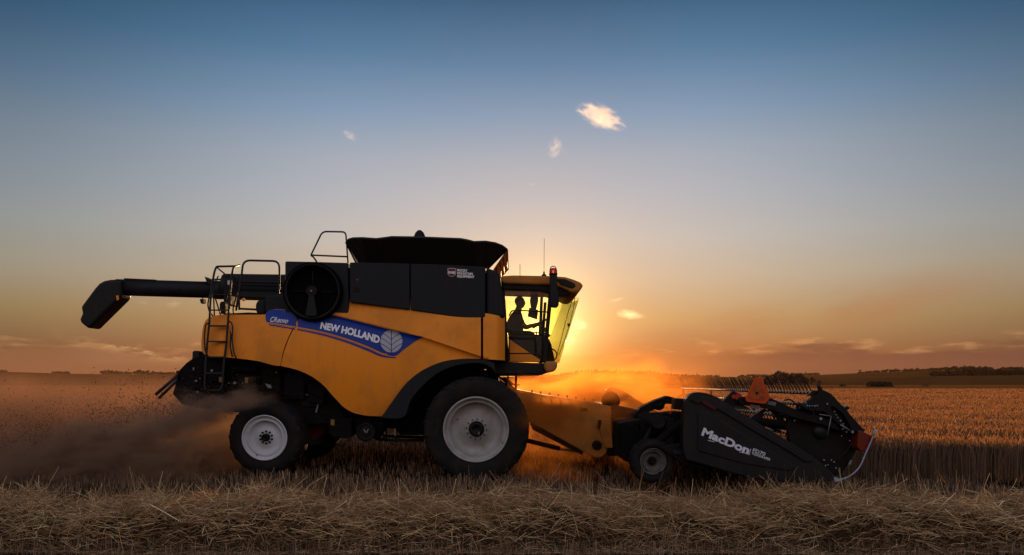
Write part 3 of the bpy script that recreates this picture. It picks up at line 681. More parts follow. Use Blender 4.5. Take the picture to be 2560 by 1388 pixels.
# decals follow the panels
def decal_loft(top, bot, x0, x1, m, name, parent, nx=60, nz=10, off=-.011):
    return loft(name, top, bot, x0, x1, m, nx, nz, off=off, back=0, parent=parent)
sb_bot = [(663, 796), (666, 804), (676, 809), (742, 818), (800, 829), (860, 845), (920, 866), (962, 885), (985, 890), (1010, 873), (1035, 855), (1058, 842)]
d1 = decal_loft([(663, 792), (666, 782), (674, 775), (690, 773.5), (742, 780)], sb_bot, 664, 740, 'blue', 'blue_stripe', rp, 30, 12)
d2 = decal_loft([(743, 803), (752, 790), (790, 778), (830, 787.5), (900, 805), (980, 825.5), (1030, 837), (1058, 841.5)], sb_bot, 744, 1058, 'blue', 'blue_stripe', mp, 160, 40)
lt = [(666, 808), (742, 820.5), (800, 831.5), (860, 848), (920, 870), (960, 887), (990, 892)]
lb = [(666, 810), (742, 823), (800, 835), (860, 852.5), (920, 875.5), (960, 891), (990, 893.5)]
up_ = lambda q, d: [(x, y+d) for x, y in q]
decal_loft(up_(lt, 1.5), up_(lb, 2.0), 672, 738, 'blue', 'pinstripe', rp, 20, 2)
decal_loft(up_(lt, 1.5), up_(lb, 2.0), 743, 990, 'blue', 'pinstripe', mp, 90, 2)
decal_loft(up_(lt, -3.2), up_(lt, -1.0), 672, 738, 'yellow', 'pinstripe', rp, 20, 2, -.014)
decal_loft(up_(lt, -3.2), up_(lt, -1.0), 743, 968, 'yellow', 'pinstripe', mp, 90, 2, -.014)
def lettering(txt, place, m, name, parent, bold=0., shear=0., sx=1.0, spacing=1.0, width=None):
    """place(u, v) -> world point; u along the text in letter heights, v up"""
    cu = bpy.data.curves.new('txt', 'FONT'); cu.body = txt; cu.offset = bold; cu.shear = shear; cu.space_character = spacing; cu.resolution_u = 4; cu.fill_mode = 'FRONT'
    ob = bpy.data.objects.new('txt', cu); col.objects.link(ob)
    bpy.context.view_layer.update()
    me = bpy.data.meshes.new_from_object(ob.evaluated_get(bpy.context.evaluated_depsgraph_get()))
    bpy.data.objects.remove(ob)
    bm = bmesh.new(); bm.from_mesh(me); bmesh.ops.remove_doubles(bm, verts=bm.verts, dist=1e-5)
    xs = [v.co.x for v in bm.verts]; yv = [v.co.y for v in bm.verts]; w = max(xs)-min(xs); x0 = min(xs)
    hh = max(yv)
    bmesh.ops.triangulate(bm, faces=bm.faces)
    og = org(parent)
    for v in bm.verts: v.co = place((v.co.x-x0)/w, v.co.y/hh)-og
    bm.to_mesh(me); bm.free(); me.materials.clear(); me.materials.append(M[m])
    o = bpy.data.objects.new(name, me); col.objects.link(o); o.parent = parent; return o
base_nh = [(800, 821), (840, 829), (880, 838), (915, 848), (950, 859)]
def pl_nh(u, v):
    x = 800+148*u; y = spl(base_nh, x); x2, y2 = x+v*2.6, y-v*(16.5+1.5*u); return P(x2, y2, ysurf(x2, y2)-.018)
lettering('NEW HOLLAND', pl_nh, 'white_v', 'lettering', mp, .05, .04)
def pl_cr(u, v):
    x = 675+44*u; y = 804+5.0*u; k = 12.5 if u < .36 else 9.0; x2, y2 = x+v*2, y-v*k; return P(x2, y2, ysurf(x2, y2)-.018)
lettering('CR8090', pl_cr, 'white_v', 'lettering', rp, .01, .3)
# leaf roundel: a disc cut by veins
def emblem():
    cx_, cy_, rr = 978.5, 853.5, 27.5; b = MB(); yo = lambda x, y: P(x, y, ysurf(x, y)-.018)
    def inside(x, y): return (x-cx_)**2+((y-cy_)/1.03)**2 < rr*rr
    n = 110; vs = {}; fs = []; out = []
    def cell(i, j):
        x, y = cx_-rr+2*rr*(i+.5)/n, cy_-rr+2*rr*(j+.5)/n
        if not inside(x, y): return False
        dx = x-cx_; dy = y-cy_
        if abs(dx) < 1.1: return False
        ax = abs(dx)
        for k in (-30, -16, -2, 12, 25):                       # veins rise outward from the stem
            yy = k+26-ax*.95+ax*ax*.010
            if abs(dy-yy+14) < 1.0 and k > -25: return False
        return True
    idx = {}
    def vid(i, j):
        if (i, j) not in idx: idx[(i, j)] = len(out); out.append(yo(cx_-rr+2*rr*i/n, cy_-rr+2*rr*j/n))
        return idx[(i, j)]
    for i in range(n):
        for j in range(n):
            if cell(i, j): fs.append((vid(i, j), vid(i, j+1), vid(i+1, j+1), vid(i+1, j)))
    b.add(out, fs); part(b, 'leaf_emblem', 'silver_v', mp, fix=False)
emblem()
b = MB(); b.ext([(884, 1007), (896, 1006), (897, 1014), (891, 1018), (885, 1015)], YN+.22, YN+.2); b.ext([(884, 1020), (888, 1020), (886, 1026)], YN+.22, YN+.2); b.ext([(892, 1020), (896, 1020), (895, 1026)], YN+.22, YN+.2)
part(b, 'small_sticker', 'black', mp)

# upper charcoal body
b = MB(); b.ext([(712, 653), (790, 654.5), (870, 657), (872, 800), (760, 800), (712, 785)], YN+.12, 18.7); eng = part(b, 'engine_cover', 'dark', bevel=.03)
b = MB(); b.ext([(874, 656), (905, 656), (1024, 659), (1024, 775), (940, 764), (874, 755)], YN+.10, 18.7); b.ext([(1026.5, 659), (1120, 662), (1213, 667), (1213, 800), (1150, 795), (1026.5, 775)], YN+.10, 18.7)
tank = part(b, 'grain_tank', 'dark', bevel=.02)
b = MB()
pts = [(1214.5, 668), (1246, 679), (1251, 697), (1258, 745), (1263, 795), (1214.5, 795)]
b.ext(pts, YN+.16, 18.6); part(b, 'front_wall', 'dark', tank, bevel=.07, seg=3)
b = MB(); b.ext([(885, 719), (896, 719), (896, 730), (885, 730)], YN+.085, YN+.13); part(b, 'latch', 'black', tank)
b = MB(); b.disc(P(893.5, 700, YN+.08), .012, .03, 8); part(b, 'bolt', 'bolt', tank)
def sign_pt(px, py): return P(px, py, YN+.088)
b = MB(); sh = [(1119, 671), (1130, 670), (1140, 671.5), (1140, 686), (1136, 690), (1130, 692.5), (1123, 690), (1119, 685)]
b.ext(sh, YN+.094, YN+.1); b2 = MB(); b2.ext([(1129.5+(x-1129.5)*.86, 681+(y-681)*.86) for x, y in sh], YN+.089, YN+.094)
so1 = part(b, 'dealer_badge', 'pale_label', tank); part(b2, 'shield', 'red_v', so1)
lettering('RME', lambda u, v: P(1121+17*u, 684-v*6.0+.8*u, YN+.083), 'white_v', 'lettering', so1, .05)
for i, (s_, w_) in enumerate((('ROCKY', 26), ('MOUNTAIN', 39), ('EQUIPMENT', 43))):
    lettering(s_, lambda u, v: P(1143+w_*u, 678.3+i*7.4-v*5.8+(w_/43)*2.2*u, YN+.086), 'white_v', 'lettering', so1, .05)
# black body core behind the panels
b = MB(); b.ext([(525, 800), (700, 790), (760, 780), (1262, 790), (1262, 905), (1210, 915), (1100, 940), (1060, 985), (1000, 1040), (890, 1034), (830, 985), (770, 935), (690, 905), (525, 885)], YN+.52, 18.3)
b.ext([(962, 1040), (1000, 1000), (1060, 950), (1120, 925), (1240, 925), (1262, 1030), (1262, 1085), (1000, 1088)], YN+.95, 18.1)
part(b, 'body_core', 'grime')
b = MB(); b.ext([(525, 800), (700, 795), (1262, 790), (1262, 905), (1000, 1000), (890, 1000), (770, 925), (690, 900), (525, 880)], 18.3*1.0, 18.75); o = part(b, 'side_panel', 'yellow', bevel=.03); o['label'] = 'yellow panel on the far side'

# rotary screen
def rotary():
    c = P(782, 729, YN+.03); r = 74/F*YN
    b = MB(); b.lathe(c, [(0, .06), (r*.80, .06), (r*.84, 0), (r*.86, -.035), (r*.97, -.05), (r, -.02), (r*1.0, .22)], 64)
    s = part(b, 'rotary_air_screen', 'screen')
    b = MB(); b.lathe(c, [(r*.862, -.045), (r*.90, -.062), (r*.93, -.058)], 64); part(b, 'screen_rim', 'black', s)
    b = MB(); b.disc(c+Vector((0, -.03, 0)), .11, .14, 28)
    for a in (92, 178, -2): b.box(*(lambda q: (q[0], q[1]))((c+Vector((-.008, .03, -.008)), c+Vector((.008, .05, .008))))); b.tube([c+Vector((0, .035, 0)), c+Vector((math.cos(R(a))*r*.82, .035, math.sin(R(a))*r*.82))], .012, 5)
    part(b, 'screen_hub', 'black', s)
    b = MB(); b.ext([(772, 738), (784, 738), (792, 786), (789, 791), (766, 791), (763, 786)], YN-.07, YN+.02); part(b, 'dust_duct', 'dark', s, bevel=.012)
    b = MB(); b.disc(c+Vector((0, -.115, 0)), .018, .02, 10); part(b, 'bolt', 'bolt', s)
rotary()
# engine deck humps
b = MB(); b.ext([(640, 786), (637, 765), (640, 752), (652, 748), (664, 748), (664, 786)], YN+.5, YN+1.2); b.ext([(662, 784), (660, 750), (663, 739), (672, 734), (712, 734), (720, 760), (715, 784)], YN+.35, YN+1.3)
part(b, 'engine_deck_cover', 'dark', bevel=.06, seg=3)
b = MB(); b.ext([(560, 784), (620, 781), (664, 783), (664, 789), (560, 790)], YN+.55, 18.4); part(b, 'rear_deck', 'dark', bevel=.02)
# handrails
def rail(paths, Y, r, name='handrail', fil=.09, extra=None):
    b = MB()
    for p in paths: b.pt(p, Y, r, 8, fil)
    return part(b, name, 'tubeb')
rail([[(792, 655), (783, 642), (777, 639), (806, 579), (864, 580), (866, 600), (870, 658)], [(778, 638), (868, 642)]], YN+.7, .017)['label'] = 'tall rail on top of the engine cover'
rail([[(590, 777), (597, 735), (604, 690), (608, 651), (698, 653), (699, 690), (697, 735), (692, 775)], [(598, 772), (640, 774)], [(598, 775), (598, 738)]], YN+.45, .021, fil=.16)['label'] = 'rounded rail on the rear deck'
rail([[(536, 790), (533, 715), (546, 690)]], YN+1.9, .016)
# ladder
def ladder():
    Y = YN-.04
    b = MB(); st1 = [(600, 662, Y+.5), (596, 665.5, Y+.5), (541, 666.5, Y+.1), (536, 680, Y), (530, 712), (526, 758), (523, 811), (519, 848), (515.5, 892), (511, 968), (517, 976)]
    st2 = [(598, 663.5, Y+.3), (584, 667, Y), (579, 689), (574, 738), (572, 777), (569.5, 811), (566, 856), (561, 897), (556, 966), (551, 976), (515, 976)]
    f = lambda q: [(p[0], p[1], p[2] if len(p) > 2 else Y) for p in q]
    b.pt(f(st1), Y, .021, 8, .05); b.pt(f(st2), Y, .021, 8, .05)
    ld = part(b, 'ladder', 'tubeb')
    for a, c, y in (((533, 698.5)), ((577, 698.5)), 0) if False else [((532, 698.5), (578, 699), 0), ((526, 775), (573, 776), 0), ((523, 815), (570, 815), 0), ((517.5, 853.5), (566, 854), 0), ((515.5, 892.5), (561, 893), 0), ((513, 932.5), (559, 933), 0)]:
        q = MB(); A_, B_ = P(a[0], a[1], Y), P(c[0], c[1], Y); q.box(A_+Vector((0, -.03, -.014)), B_+Vector((0, .05, .014))); part(q, 'rung', 'tubeb', ld)
    for l, pth in (('left', [(524, 806), (514, 811), (511, 840), (512, 873), (520, 894)]), ('right', [(572, 803), (579, 807), (582, 818), (580, 850), (585, 884), (592, 899)]), ('inner', [(574, 828), (577, 836), (575, 868), (581, 892)])):
        q = MB(); q.pt(pth, Y-.03, .015, 7, .06); part(q, 'grab_rail', 'tubeb', ld)
    for pth in ([(525, 733), (519, 762), (523, 780), (535, 793)], [(594, 730), (586, 757), (582, 772), (585, 790)], [(540, 667), (562, 685), (575, 700)], [(538, 745), (552, 790)], [(531, 734), (540, 737), (578, 737)]):
        q = MB(); q.pt(pth, YN+.35, .015, 7, .06); part(q, 'cage_bar', 'tubeb', ld)
ladder()
# unloading tube at the far side
def auger():
    Y = 18.6; q = lambda x, y: P(x, y, Y)
    b = MB(); rr = 20.5/F*Y
    b.tube([q(292, 718.5), q(545, 725.5)], rr, 28); b.tube([q(536, 725), q(562, 726)], rr*1.12, 28)
    ua = part(b, 'unloading_tube', 'dark')
    b = MB(); b.ext([(557, 690), (562, 684), (712, 687), (712, 748), (560, 743)], Y-.28, Y+.32); b.tube([q(560, 716), q(716, 718)], 31.5/F*Y, 24); part(b, 'tube_housing', 'dark', ua, bevel=.03)
    for y0 in (705, 712, 724):
        z = MB(); z.pt([(590, y0), (708, y0+3)], Y-.31, .012, 5); part(z, 'ridge', 'black', ua)
    b = MB()
    pts = [(302, 698), (272, 699), (258, 702), (247, 708), (236, 720), (200, 768), (203, 776), (204, 784), (198, 798), (199, 806), (221, 823), (297, 748), (303, 741)]
    b.ext(pts, Y-.27, Y+.25); part(b, 'spout', 'plastic', ua, bevel=.07, seg=3)
    b = MB(); b.ext([(290, 739), (296, 739), (297, 748), (292, 752)], Y-.29, Y-.272); part(b, 'amber_reflector', 'orange_lamp', ua)
    b = MB(); b.ext([(310, 695.5), (388, 699), (388, 702), (310, 700)], Y-.12, Y+.12); part(b, 'top_strap', 'black', ua)
    b = MB(); b.ext([(511, 691), (529, 701), (534, 712), (520, 711), (515, 703)], Y-.2, Y+.2); part(b, 'gusset', 'dark', ua, bevel=.01)
    b = MB(); b.ext([(499, 748), (508, 747), (509, 757), (502, 759)], Y-.08, Y+.08); b.pt([(506, 747), (508, 742)], Y, .012); part(b, 'work_lamp', 'black', ua, bevel=.01)
    b = MB(); b.ext([(561, 684), (577, 686), (576, 763), (558, 761)], 16.6, 17.1); part(b, 'tube_cradle', 'black', ua, bevel=.02)
    b = MB(); b.ext([(568.5, 701), (574.5, 701), (574.5, 712), (568.5, 712)], 16.59, 16.6); part(b, 'data_plate', 'pale_label', ua)
    b = MB(); b.ext([(548, 784), (549, 760), (552, 754), (560, 754), (563, 760), (564, 784)], 16.2, 16.5); b.pt([(563, 752), (566, 744), (568, 735)], 16.3, .02); part(b, 'filter_canister', 'black', bevel=.02)
    b = MB(); b.ext([(604, 746), (609, 745), (610, 751), (605, 752)], 16.4, 16.5); part(b, 'marker_lamp', 'orange_lamp')
auger()
# grain tank extension: outward leaning flaps
def tankext():
    root = tank
    b = MB()
    def sheet(tp, bt, th=.035):
        n = len(tp); v = tp+bt; nn = (tp[-1]-tp[0]).cross(bt[0]-tp[0]).normalized()*th
        b.add(v+[p+nn for p in v], [(i, i+1, n+i+1, n+i) for i in range(n-1)]+[(2*n+i+1, 2*n+i, 3*n+i, 3*n+i+1) for i in range(n-1)]+[(i, 2*n+i, 2*n+i+1, i+1) for i in range(n-1)]+[(n+i+1, 3*n+i+1, 3*n+i, n+i) for i in range(n-1)]+[(0, n, 3*n, 2*n), (n-1, 3*n-1, 4*n-1, 2*n-1)])
    Yt, Yb = YN+.05, YN+.75
    top = [(905, 596), (940, 598.5), (965, 595.5), (978, 593.5), (1050, 594.5), (1152, 598.5), (1170, 602), (1185, 606)]
    bot = [(918, 662), (945, 664), (965, 664), (978, 664), (1050, 664), (1140, 668), (1160, 669), (1176, 670)]
    sheet([P(x, y, Yt) for x, y in top], [P(x, y, Yb) for x, y in bot])
    # near corner flaps
    sheet([P(863, 606, Yt+.45), P(868, 600, Yt+.30), P(880, 596.5, Yt+.15), P(905, 596, Yt)], [P(898, 660, Yb+.3), P(903, 660, Yb+.2), P(910, 661, Yb+.1), P(918, 662, Yb)])
    sheet([P(1185, 606, Yt), P(1215, 605, Yt+.1), P(1240, 609, Yt+.25), P(1258, 616, Yt+.4), P(1270, 625, Yt+.55)], [P(1176, 670, Yb), P(1190, 671, Yb), P(1200, 671, Yb+.1), P(1212, 672, Yb+.2), P(1222, 673, Yb+.35)])
    f1 = part(b, 'tank_flap', 'flap', root, fix=False); f1['label'] = 'dark rubber flap on the near side with curled corners'
    # far side mirrored, ends
    Yf, Yg = 18.7, 18.0
    b = MB(); fx = lambda p, Y2: Vector((p.x, Y2, p.z))
    tp = [fx(P(x, y, Yt), Yf) for x, y in top]; bt = [fx(P(x, y, Yb), Yg) for x, y in bot]; sheet(tp, bt); part(b, 'tank_flap', 'canvas', root, fix=False)
    b = MB(); a0, a1 = P(862.5, 607, Yt+.5), P(888, 658, Yb+.3); sheet([a0+Vector((0, 2.9, 0)), a0], [a1+Vector((0, 2.2, 0)), a1], .03); part(b, 'tank_flap', 'canvas', root, fix=False)
    b = MB(); a0, a1 = P(1270.5, 626, Yt+.60), P(1236, 676, Yb+.3); sheet([a0, a0+Vector((0, 2.7, 0))], [a1, a1+Vector((0, 2.1, 0))], .03); o = part(b, 'tank_flap', thin('translucent_sunlit_orange_sheet', (.55, .22, .07), (.55, .22, .07), .6), root, fix=False); o['label'] = 'front end flap coloured orange as if lit through by the sun'  # orange of sunlight through the rubber put into the sheet colour
    b = MB()
    for k in range(4):
        p0, p1 = a0.lerp(a1, .1+.25*k), a0.lerp(a1, .1+.25*k); b.tube([p0+Vector((0, .05, 0)), p0+Vector((0, 2.2, 0))], .012, 5)
    part(b, 'flap_rib', 'black', root)
    b = MB(); c = P(1049, 590, 17.0); b.lathe(c+Vector((0, 0, -.3)), [(.30, 0), (.12, .30), (.09, .37), (.04, .42), (0, .43)], 20, 'Z'); part(b, 'filling_auger_tip', 'dark', root)
tankext()
# lower dark machinery
b = MB(); b.ext([(509, 884), (499, 888), (478, 898), (464, 908), (446, 927), (440, 952), (430, 985), (455, 1012), (520, 1024), (600, 1032), (640, 1035), (700, 1045), (760, 1062), (870, 1062), (835, 993), (808, 963), (775, 939), (700, 915), (600, 896)], YN+.45, 18.3)
rear = part(b, 'straw_hood', 'grime', bevel=.03)
b = MB(); b.ext([(480.5, 880), (484, 877), (494, 877), (498, 880), (500, 912), (479, 912)], YN+.5, YN+1.0); part(b, 'exhaust_box', 'dark', rear, bevel=.03)
for p in ([(446, 937), (389, 987)], [(447, 947), (397, 996)]):
    b = MB(); b.pt(p, YN+.5, .032, 8); part(b, 'deflector_bar', 'tubeb', rear)
b = MB(); b.ext([(440, 930), (448, 926), (450, 930), (442, 934)], YN+.4, YN+.6); b.ext([(443, 936), (452, 940), (450, 952), (444, 950)], YN+.45, YN+.6); part(b, 'deflector_bracket', 'black', rear)
rr_ = random.Random(5)
b = MB()
for (x0, y0, x1, y1) in [(520, 905, 560, 955), (575, 915, 640, 930), (590, 935, 640, 975), (655, 920, 700, 990), (710, 935, 760, 1000), (470, 925, 505, 975), (770, 960, 810, 1010), (500, 960, 560, 985)]:
    b.ext([(x0, y0), (x1, y0+2), (x1, y1), (x0, y1-2)], YN+.30, YN+.5)
for i in range(14):
    x, y = rr_.uniform(480, 780), rr_.uniform(925, 990); b.pt([(x, y), (x+rr_.uniform(10, 50), y+rr_.uniform(-14, 14)), (x+rr_.uniform(20, 80), y+rr_.uniform(-4, 20))], YN+.28, .012, 5, .05)
part(b, 'side_equipment', 'grime', rear, bevel=.02)
for i, (x, y) in enumerate([(530, 926.5), (490.5, 952.5), (587, 957.5), (493.5, 980), (690.5, 931), (572, 958), (607, 959), (500, 946)]):
    b = MB(); b.disc(P(x, y, YN+.26), [.024, .020, .026, .018, .012, .010, .012, .008][i], .03, 12); part(b, 'bolt', 'bolt', rear)
for x, y, w_, h_ in ((551, 949, 7, 13), (616, 951, 8, 14)):
    b = MB(); b.ext([(x-w_/2, y-h_/2), (x+w_/2, y-h_/2+.5), (x+w_/2, y+h_/2), (x-w_/2, y+h_/2)], YN+.27, YN+.28); part(b, 'warning_sticker', 'label', rear)
b = MB(); b.ext([(482, 919), (485, 919), (484.5, 929), (482.5, 929)], YN+.42, YN+.45); part(b, 'marker_lamp', 'bolt', rear)
b = MB(); b.ext([(662, 959), (677, 963), (679, 971), (670, 970)], YN+.2, YN+.25); part(b, 'straw_guide', 'steel', rear)
# chassis
b = MB(); b.ext([(690, 1000), (760, 1000), (870, 1008), (1000, 1020), (1075, 1030), (1075, 1085), (1040, 1080), (960, 1070), (880, 1070), (820, 1062), (760, 1060), (700, 1050)], YN+.9, 18.0); ch = part(b, 'chassis', 'grime', bevel=.02)
b = MB(); b.ext([(822, 1045), (880, 1045), (880, 1093), (868, 1097), (835, 1095), (822, 1085)], YN+.35, YN+.9); b.ext([(880, 1044), (960, 1046), (958, 1075), (940, 1100), (890, 1080)], YN+.5, YN+1.0); part(b, 'battery_box', 'grime', ch, bevel=.02)
b = MB(); b.disc(P(915, 1080, YN+.3), .18, .25, 28); b.disc(P(915, 1080, YN+.16), .07, .06, 16); b.lathe(P(915, 1080, YN+.17), [(.13, .02), (.14, -.01), (.17, -.01), (.18, .02)], 28); part(b, 'drive_pulley', 'black', ch)
b = MB(); b.ext([(908, 1073), (912, 1082), (918, 1082), (922, 1073), (920, 1072), (916, 1079), (914, 1079), (910, 1072)], YN+.115, YN+.13); part(b, 'pulley_mark', 'steel', ch)
b = MB(); b.pt([(940, 1098), (990, 1101), (1060, 1101)], YN+.6, .03); b.pt([(960, 1090), (1060, 1094)], YN+1.5, .03)
for x in (958, 966, 990): b.pt([(x, 1060), (x, 1100)], YN+.6, .015)
part(b, 'axle_guard_bar', 'black', ch)
b = MB(); b.ext([(985, 1072), (989, 1072), (990, 1090), (986, 1090)], YN+.5, YN+.55); b.ext([(795, 1004), (798, 1004), (792, 1031), (788, 1031)], YN+.4, YN+.45); part(b, 'steel_bracket', 'steel', ch)
b = MB(); b.ext([(762, 986), (801, 988), (801, 990), (762, 988)], YN+.36, YN+.4); b.ext([(776, 998), (782, 997), (781, 1001), (776, 1001)], YN+.36, YN+.4); part(b, 'lamp_bracket', 'steel', ch)
b = MB(); b.ext([(748, 985), (800, 987), (812, 1010), (800, 1020), (755, 1018), (744, 1000)], YN+.42, YN+.9); part(b, 'side_cover', 'black', ch, bevel=.03)
b = MB(); b.ext([(827, 1049), (836, 1049), (836, 1064), (827, 1063)], YN+.34, YN+.35); part(b, 'warning_sticker', 'label', ch)
b = MB(); b.tube([Vector((P(664, 1095, YN).x, YN+.7, .78)), Vector((P(664, 1095, YN).x, 18.3, .78))], .13, 14); b.tube([Vector((P(1190, 1074, YN).x, YN+.8, .98)), Vector((P(1190, 1074, YN).x, 18.3, .98))], .22, 14); part(b, 'axle', 'black', ch)
b = MB(); b.ext([(755, 1035), (815, 1035), (820, 1060), (800, 1092), (770, 1092), (757, 1060)], 16.4, 17.4); part(b, 'steering_guard', mat('dark_red_paint', (.16, .018, .008), .5), ch, bevel=.03)
# fender
outer = [(958, 1036), (987, 995), (1012, 962), (1045, 933), (1080, 914), (1116, 902), (1167, 896.5), (1212, 900), (1236, 908)]
inner = [(1238, 930), (1222, 916), (1193, 908), (1141, 914), (1100, 930), (1070, 952), (1045, 977), (1025, 1005), (1012, 1040), (985, 1047), (950, 1044)]
b = MB(); b.ext(smooth_px(outer)+smooth_px(inner), YN-.03, YN+.75); part(b, 'fender', 'dark', bevel=.035, seg=3)
# wheels: local frame, axis Y, near face toward -Y
def wheel(name, R_, wd, rim_r, kind, mrim='rim', lugs=24, label=None, grp=None, parent=None):
    w = MB(); w.lathe((0, 0, 0), [(rim_r*.97, .10), (rim_r*1.0, .02), (rim_r*1.06, -.005), (rim_r*1.14, -.03), (R_*.80, -.045), (R_*.91, -.02), (R_*.968, .03), (R_*.980, .10), (R_*.983, wd*.5), (R_*.980, wd-.10), (R_*.968, wd-.03), (R_*.90, wd+.02), (R_*.8, wd+.045), (rim_r*1.1, wd), (rim_r, wd-.05)], 96)
    for k in range(lugs):
        for sgn in (0, 1):
            a = 2*math.pi*(k+.5*sgn)/lugs; vs = []
            da = .9*math.pi/lugs
            ys_ = [(-.02, -da*.55, R_*.90, R_*.95), (.03, -da*.3, R_*.965, R_*.990), (wd*.52, da*1.5, R_*.975, R_*1.0)]
            for (yy, d, r0, r1) in ys_:
                y_ = yy if sgn == 0 else wd-yy
                hw = .030/R_*(1.25 if R_ > .9 else 1.0)
                for rr2, dd_ in ((r0, -hw*1.2), (r1, -hw*.8), (r1, hw*.8), (r0, hw*1.2)):
                    aa = a+d+dd_; vs.append((rr2*math.cos(aa), y_, rr2*math.sin(aa)))
            fs = []
            for s2 in range(2):
                for q in range(4): fs.append((s2*4+q, s2*4+(q+1) % 4, s2*4+4+(q+1) % 4, s2*4+4+q))
            fs += [(0, 1, 2, 3), (8, 9, 10, 11)]; w.add(vs, fs)
    root = bpy.data.objects.new(name, None); col.objects.link(root); root.parent = parent; root.empty_display_size = .2
    def b2(mb, nm, m, par=root, **k):
        o = mb.build(nm, M[m], None, **k); o.parent = par; return o
    b2(w, 'tyre', 'rubber')
    r = rim_r; m_ = MB()
    if kind == 'front': pr = [(r*.985, .06), (r*1.02, -.01), (r*1.0, -.025), (r*.965, -.02), (r*.955, .02), (r*.93, .05), (r*.86, .10), (r*.845, .085), (r*.83, .11), (r*.81, .22), (r*.70, .27), (r*.56, .28), (r*.50, .255), (r*.40, .25), (r*.36, .20), (r*.30, .19), (0, .19)]
    else: pr = [(r*.985, .06), (r*1.02, -.01), (r*1.0, -.025), (r*.96, -.02), (r*.95, .01), (r*.90, .035), (r*.82, .045), (r*.79, .02), (r*.76, .03), (r*.74, .10), (r*.60, .12), (r*.46, .125), (r*.42, .11), (r*.2, .11), (0, .11)]
    m_.lathe((0, 0, 0), pr, 72); rim = b2(m_, 'rim', mrim, fix=False)
    h = MB(); d = .19 if kind == 'front' else .11; hr_ = .235*r if kind == 'front' else .17*r
    h.lathe((0, 0, 0), [(hr_*1.05, d+.0), (hr_, d-.09), (hr_*.85, d-.12), (hr_*.5, d-.12), (hr_*.45, d-.10), (0, d-.10)], 32); hub = b2(h, 'hub', 'black')
    bt = MB(); nb = 12 if kind == 'front' else 10; br = .315*r if kind == 'front' else .27*r
    for k in range(nb):
        a = 2*math.pi*k/nb; bt.disc((br*math.cos(a), d-.012, br*math.sin(a)), .014 if kind == 'front' else .021, .04, 8)
    split(b2(bt, 'wheel_nut', 'black'))
    if kind == 'front':
        q = MB(); q.box((.045, d-.125, -.10), (.075, d-.118, -.04)); q.disc((-.62*r, .262, .23*r), .018, .02, 10); split(b2(q, 'wheel_plate', 'rim2'))
        q = MB(); q.disc((.86*r, .07, -.34*r), .014, .06, 8); b2(q, 'valve', 'black')
    else:
        q = MB(); q.tube([(-.10*r, .03, -.80*r), (-.105*r, -.01, -.86*r)], .008, 6); b2(q, 'valve', 'black')
    if label: root['label'] = label
    return root
fw = wheel('front_wheel', 1.035, .86, .625, 'front', parent=CB)
og = org(CB)
fw.location = P(1190, 1074, 15.02)-og; fw.rotation_euler = (0, .1, 0)
fz = P(1190, 1074, 15.02)
f2 = copy_tree(fw, CB); f2.location = Vector((fz.x, 19.0, fz.z))-og; f2.rotation_euler = (0, 0, math.pi)
rw = wheel('rear_wheel', .715, .66, .432, 'rear', 'rim3', lugs=20, parent=CB)
rz = P(661.5, 1094.7, 15.02); rw.location = rz-og; rw.rotation_euler = (0, .3, 0)
r2 = copy_tree(rw, CB); r2.location = Vector((rz.x, 18.75, rz.z-.02))-og; r2.rotation_euler = (0, 0, math.pi)
fw['label'] = 'big front drive wheel with pale grey dish on the near side'; f2['label'] = 'big front drive wheel on the far side'
rw['label'] = 'smaller rear steering wheel with ten hub bolts on the near side'; r2['label'] = 'smaller rear wheel on the far side, in shade'

# ------------------------------------------------------------------ cab
CY0, CY1 = 15.85, 18.0
b = MB()
b.ext([(1215, 903), (1262, 905), (1361, 908), (1363, 920), (1370, 932), (1355, 937.5), (1325, 938), (1237, 938.5), (1215, 928)], CY0-.1, CY1+.1)
cab = part(b, 'cab', 'plastic', bevel=.04)
b = MB(); b.ext([(1252, 690), (1282, 688), (1375, 689.5), (1413, 692), (1433, 698), (1452, 706), (1457, 712), (1458, 718), (1444, 730), (1430, 733), (1400, 718), (1375, 712), (1345, 712), (1263, 709), (1252, 706)], CY0-.12, CY1+.12)
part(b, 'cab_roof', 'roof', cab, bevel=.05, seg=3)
b = MB(); b.ext([(1254, 708), (1345, 711), (1375, 711), (1400, 717), (1430, 733), (1427, 737), (1392, 742), (1375, 734), (1345, 727), (1263, 724), (1255, 724)], CY0-.05, CY0+.16); b.ext([(1254, 705), (1375, 708), (1402, 714), (1436, 728), (1425, 733), (1395, 720), (1375, 715), (1263, 712)], CY0+.165, CY1+.05)
part(b, 'roof_underside', 'black', cab, bevel=.03)
b = MB(); b.ext([(1388, 697), (1412, 697), (1436, 708), (1440, 716), (1430, 722), (1402, 712)], CY0-.14, CY0-.10); part(b, 'roof_lamp', 'plastic', cab, bevel=.02)
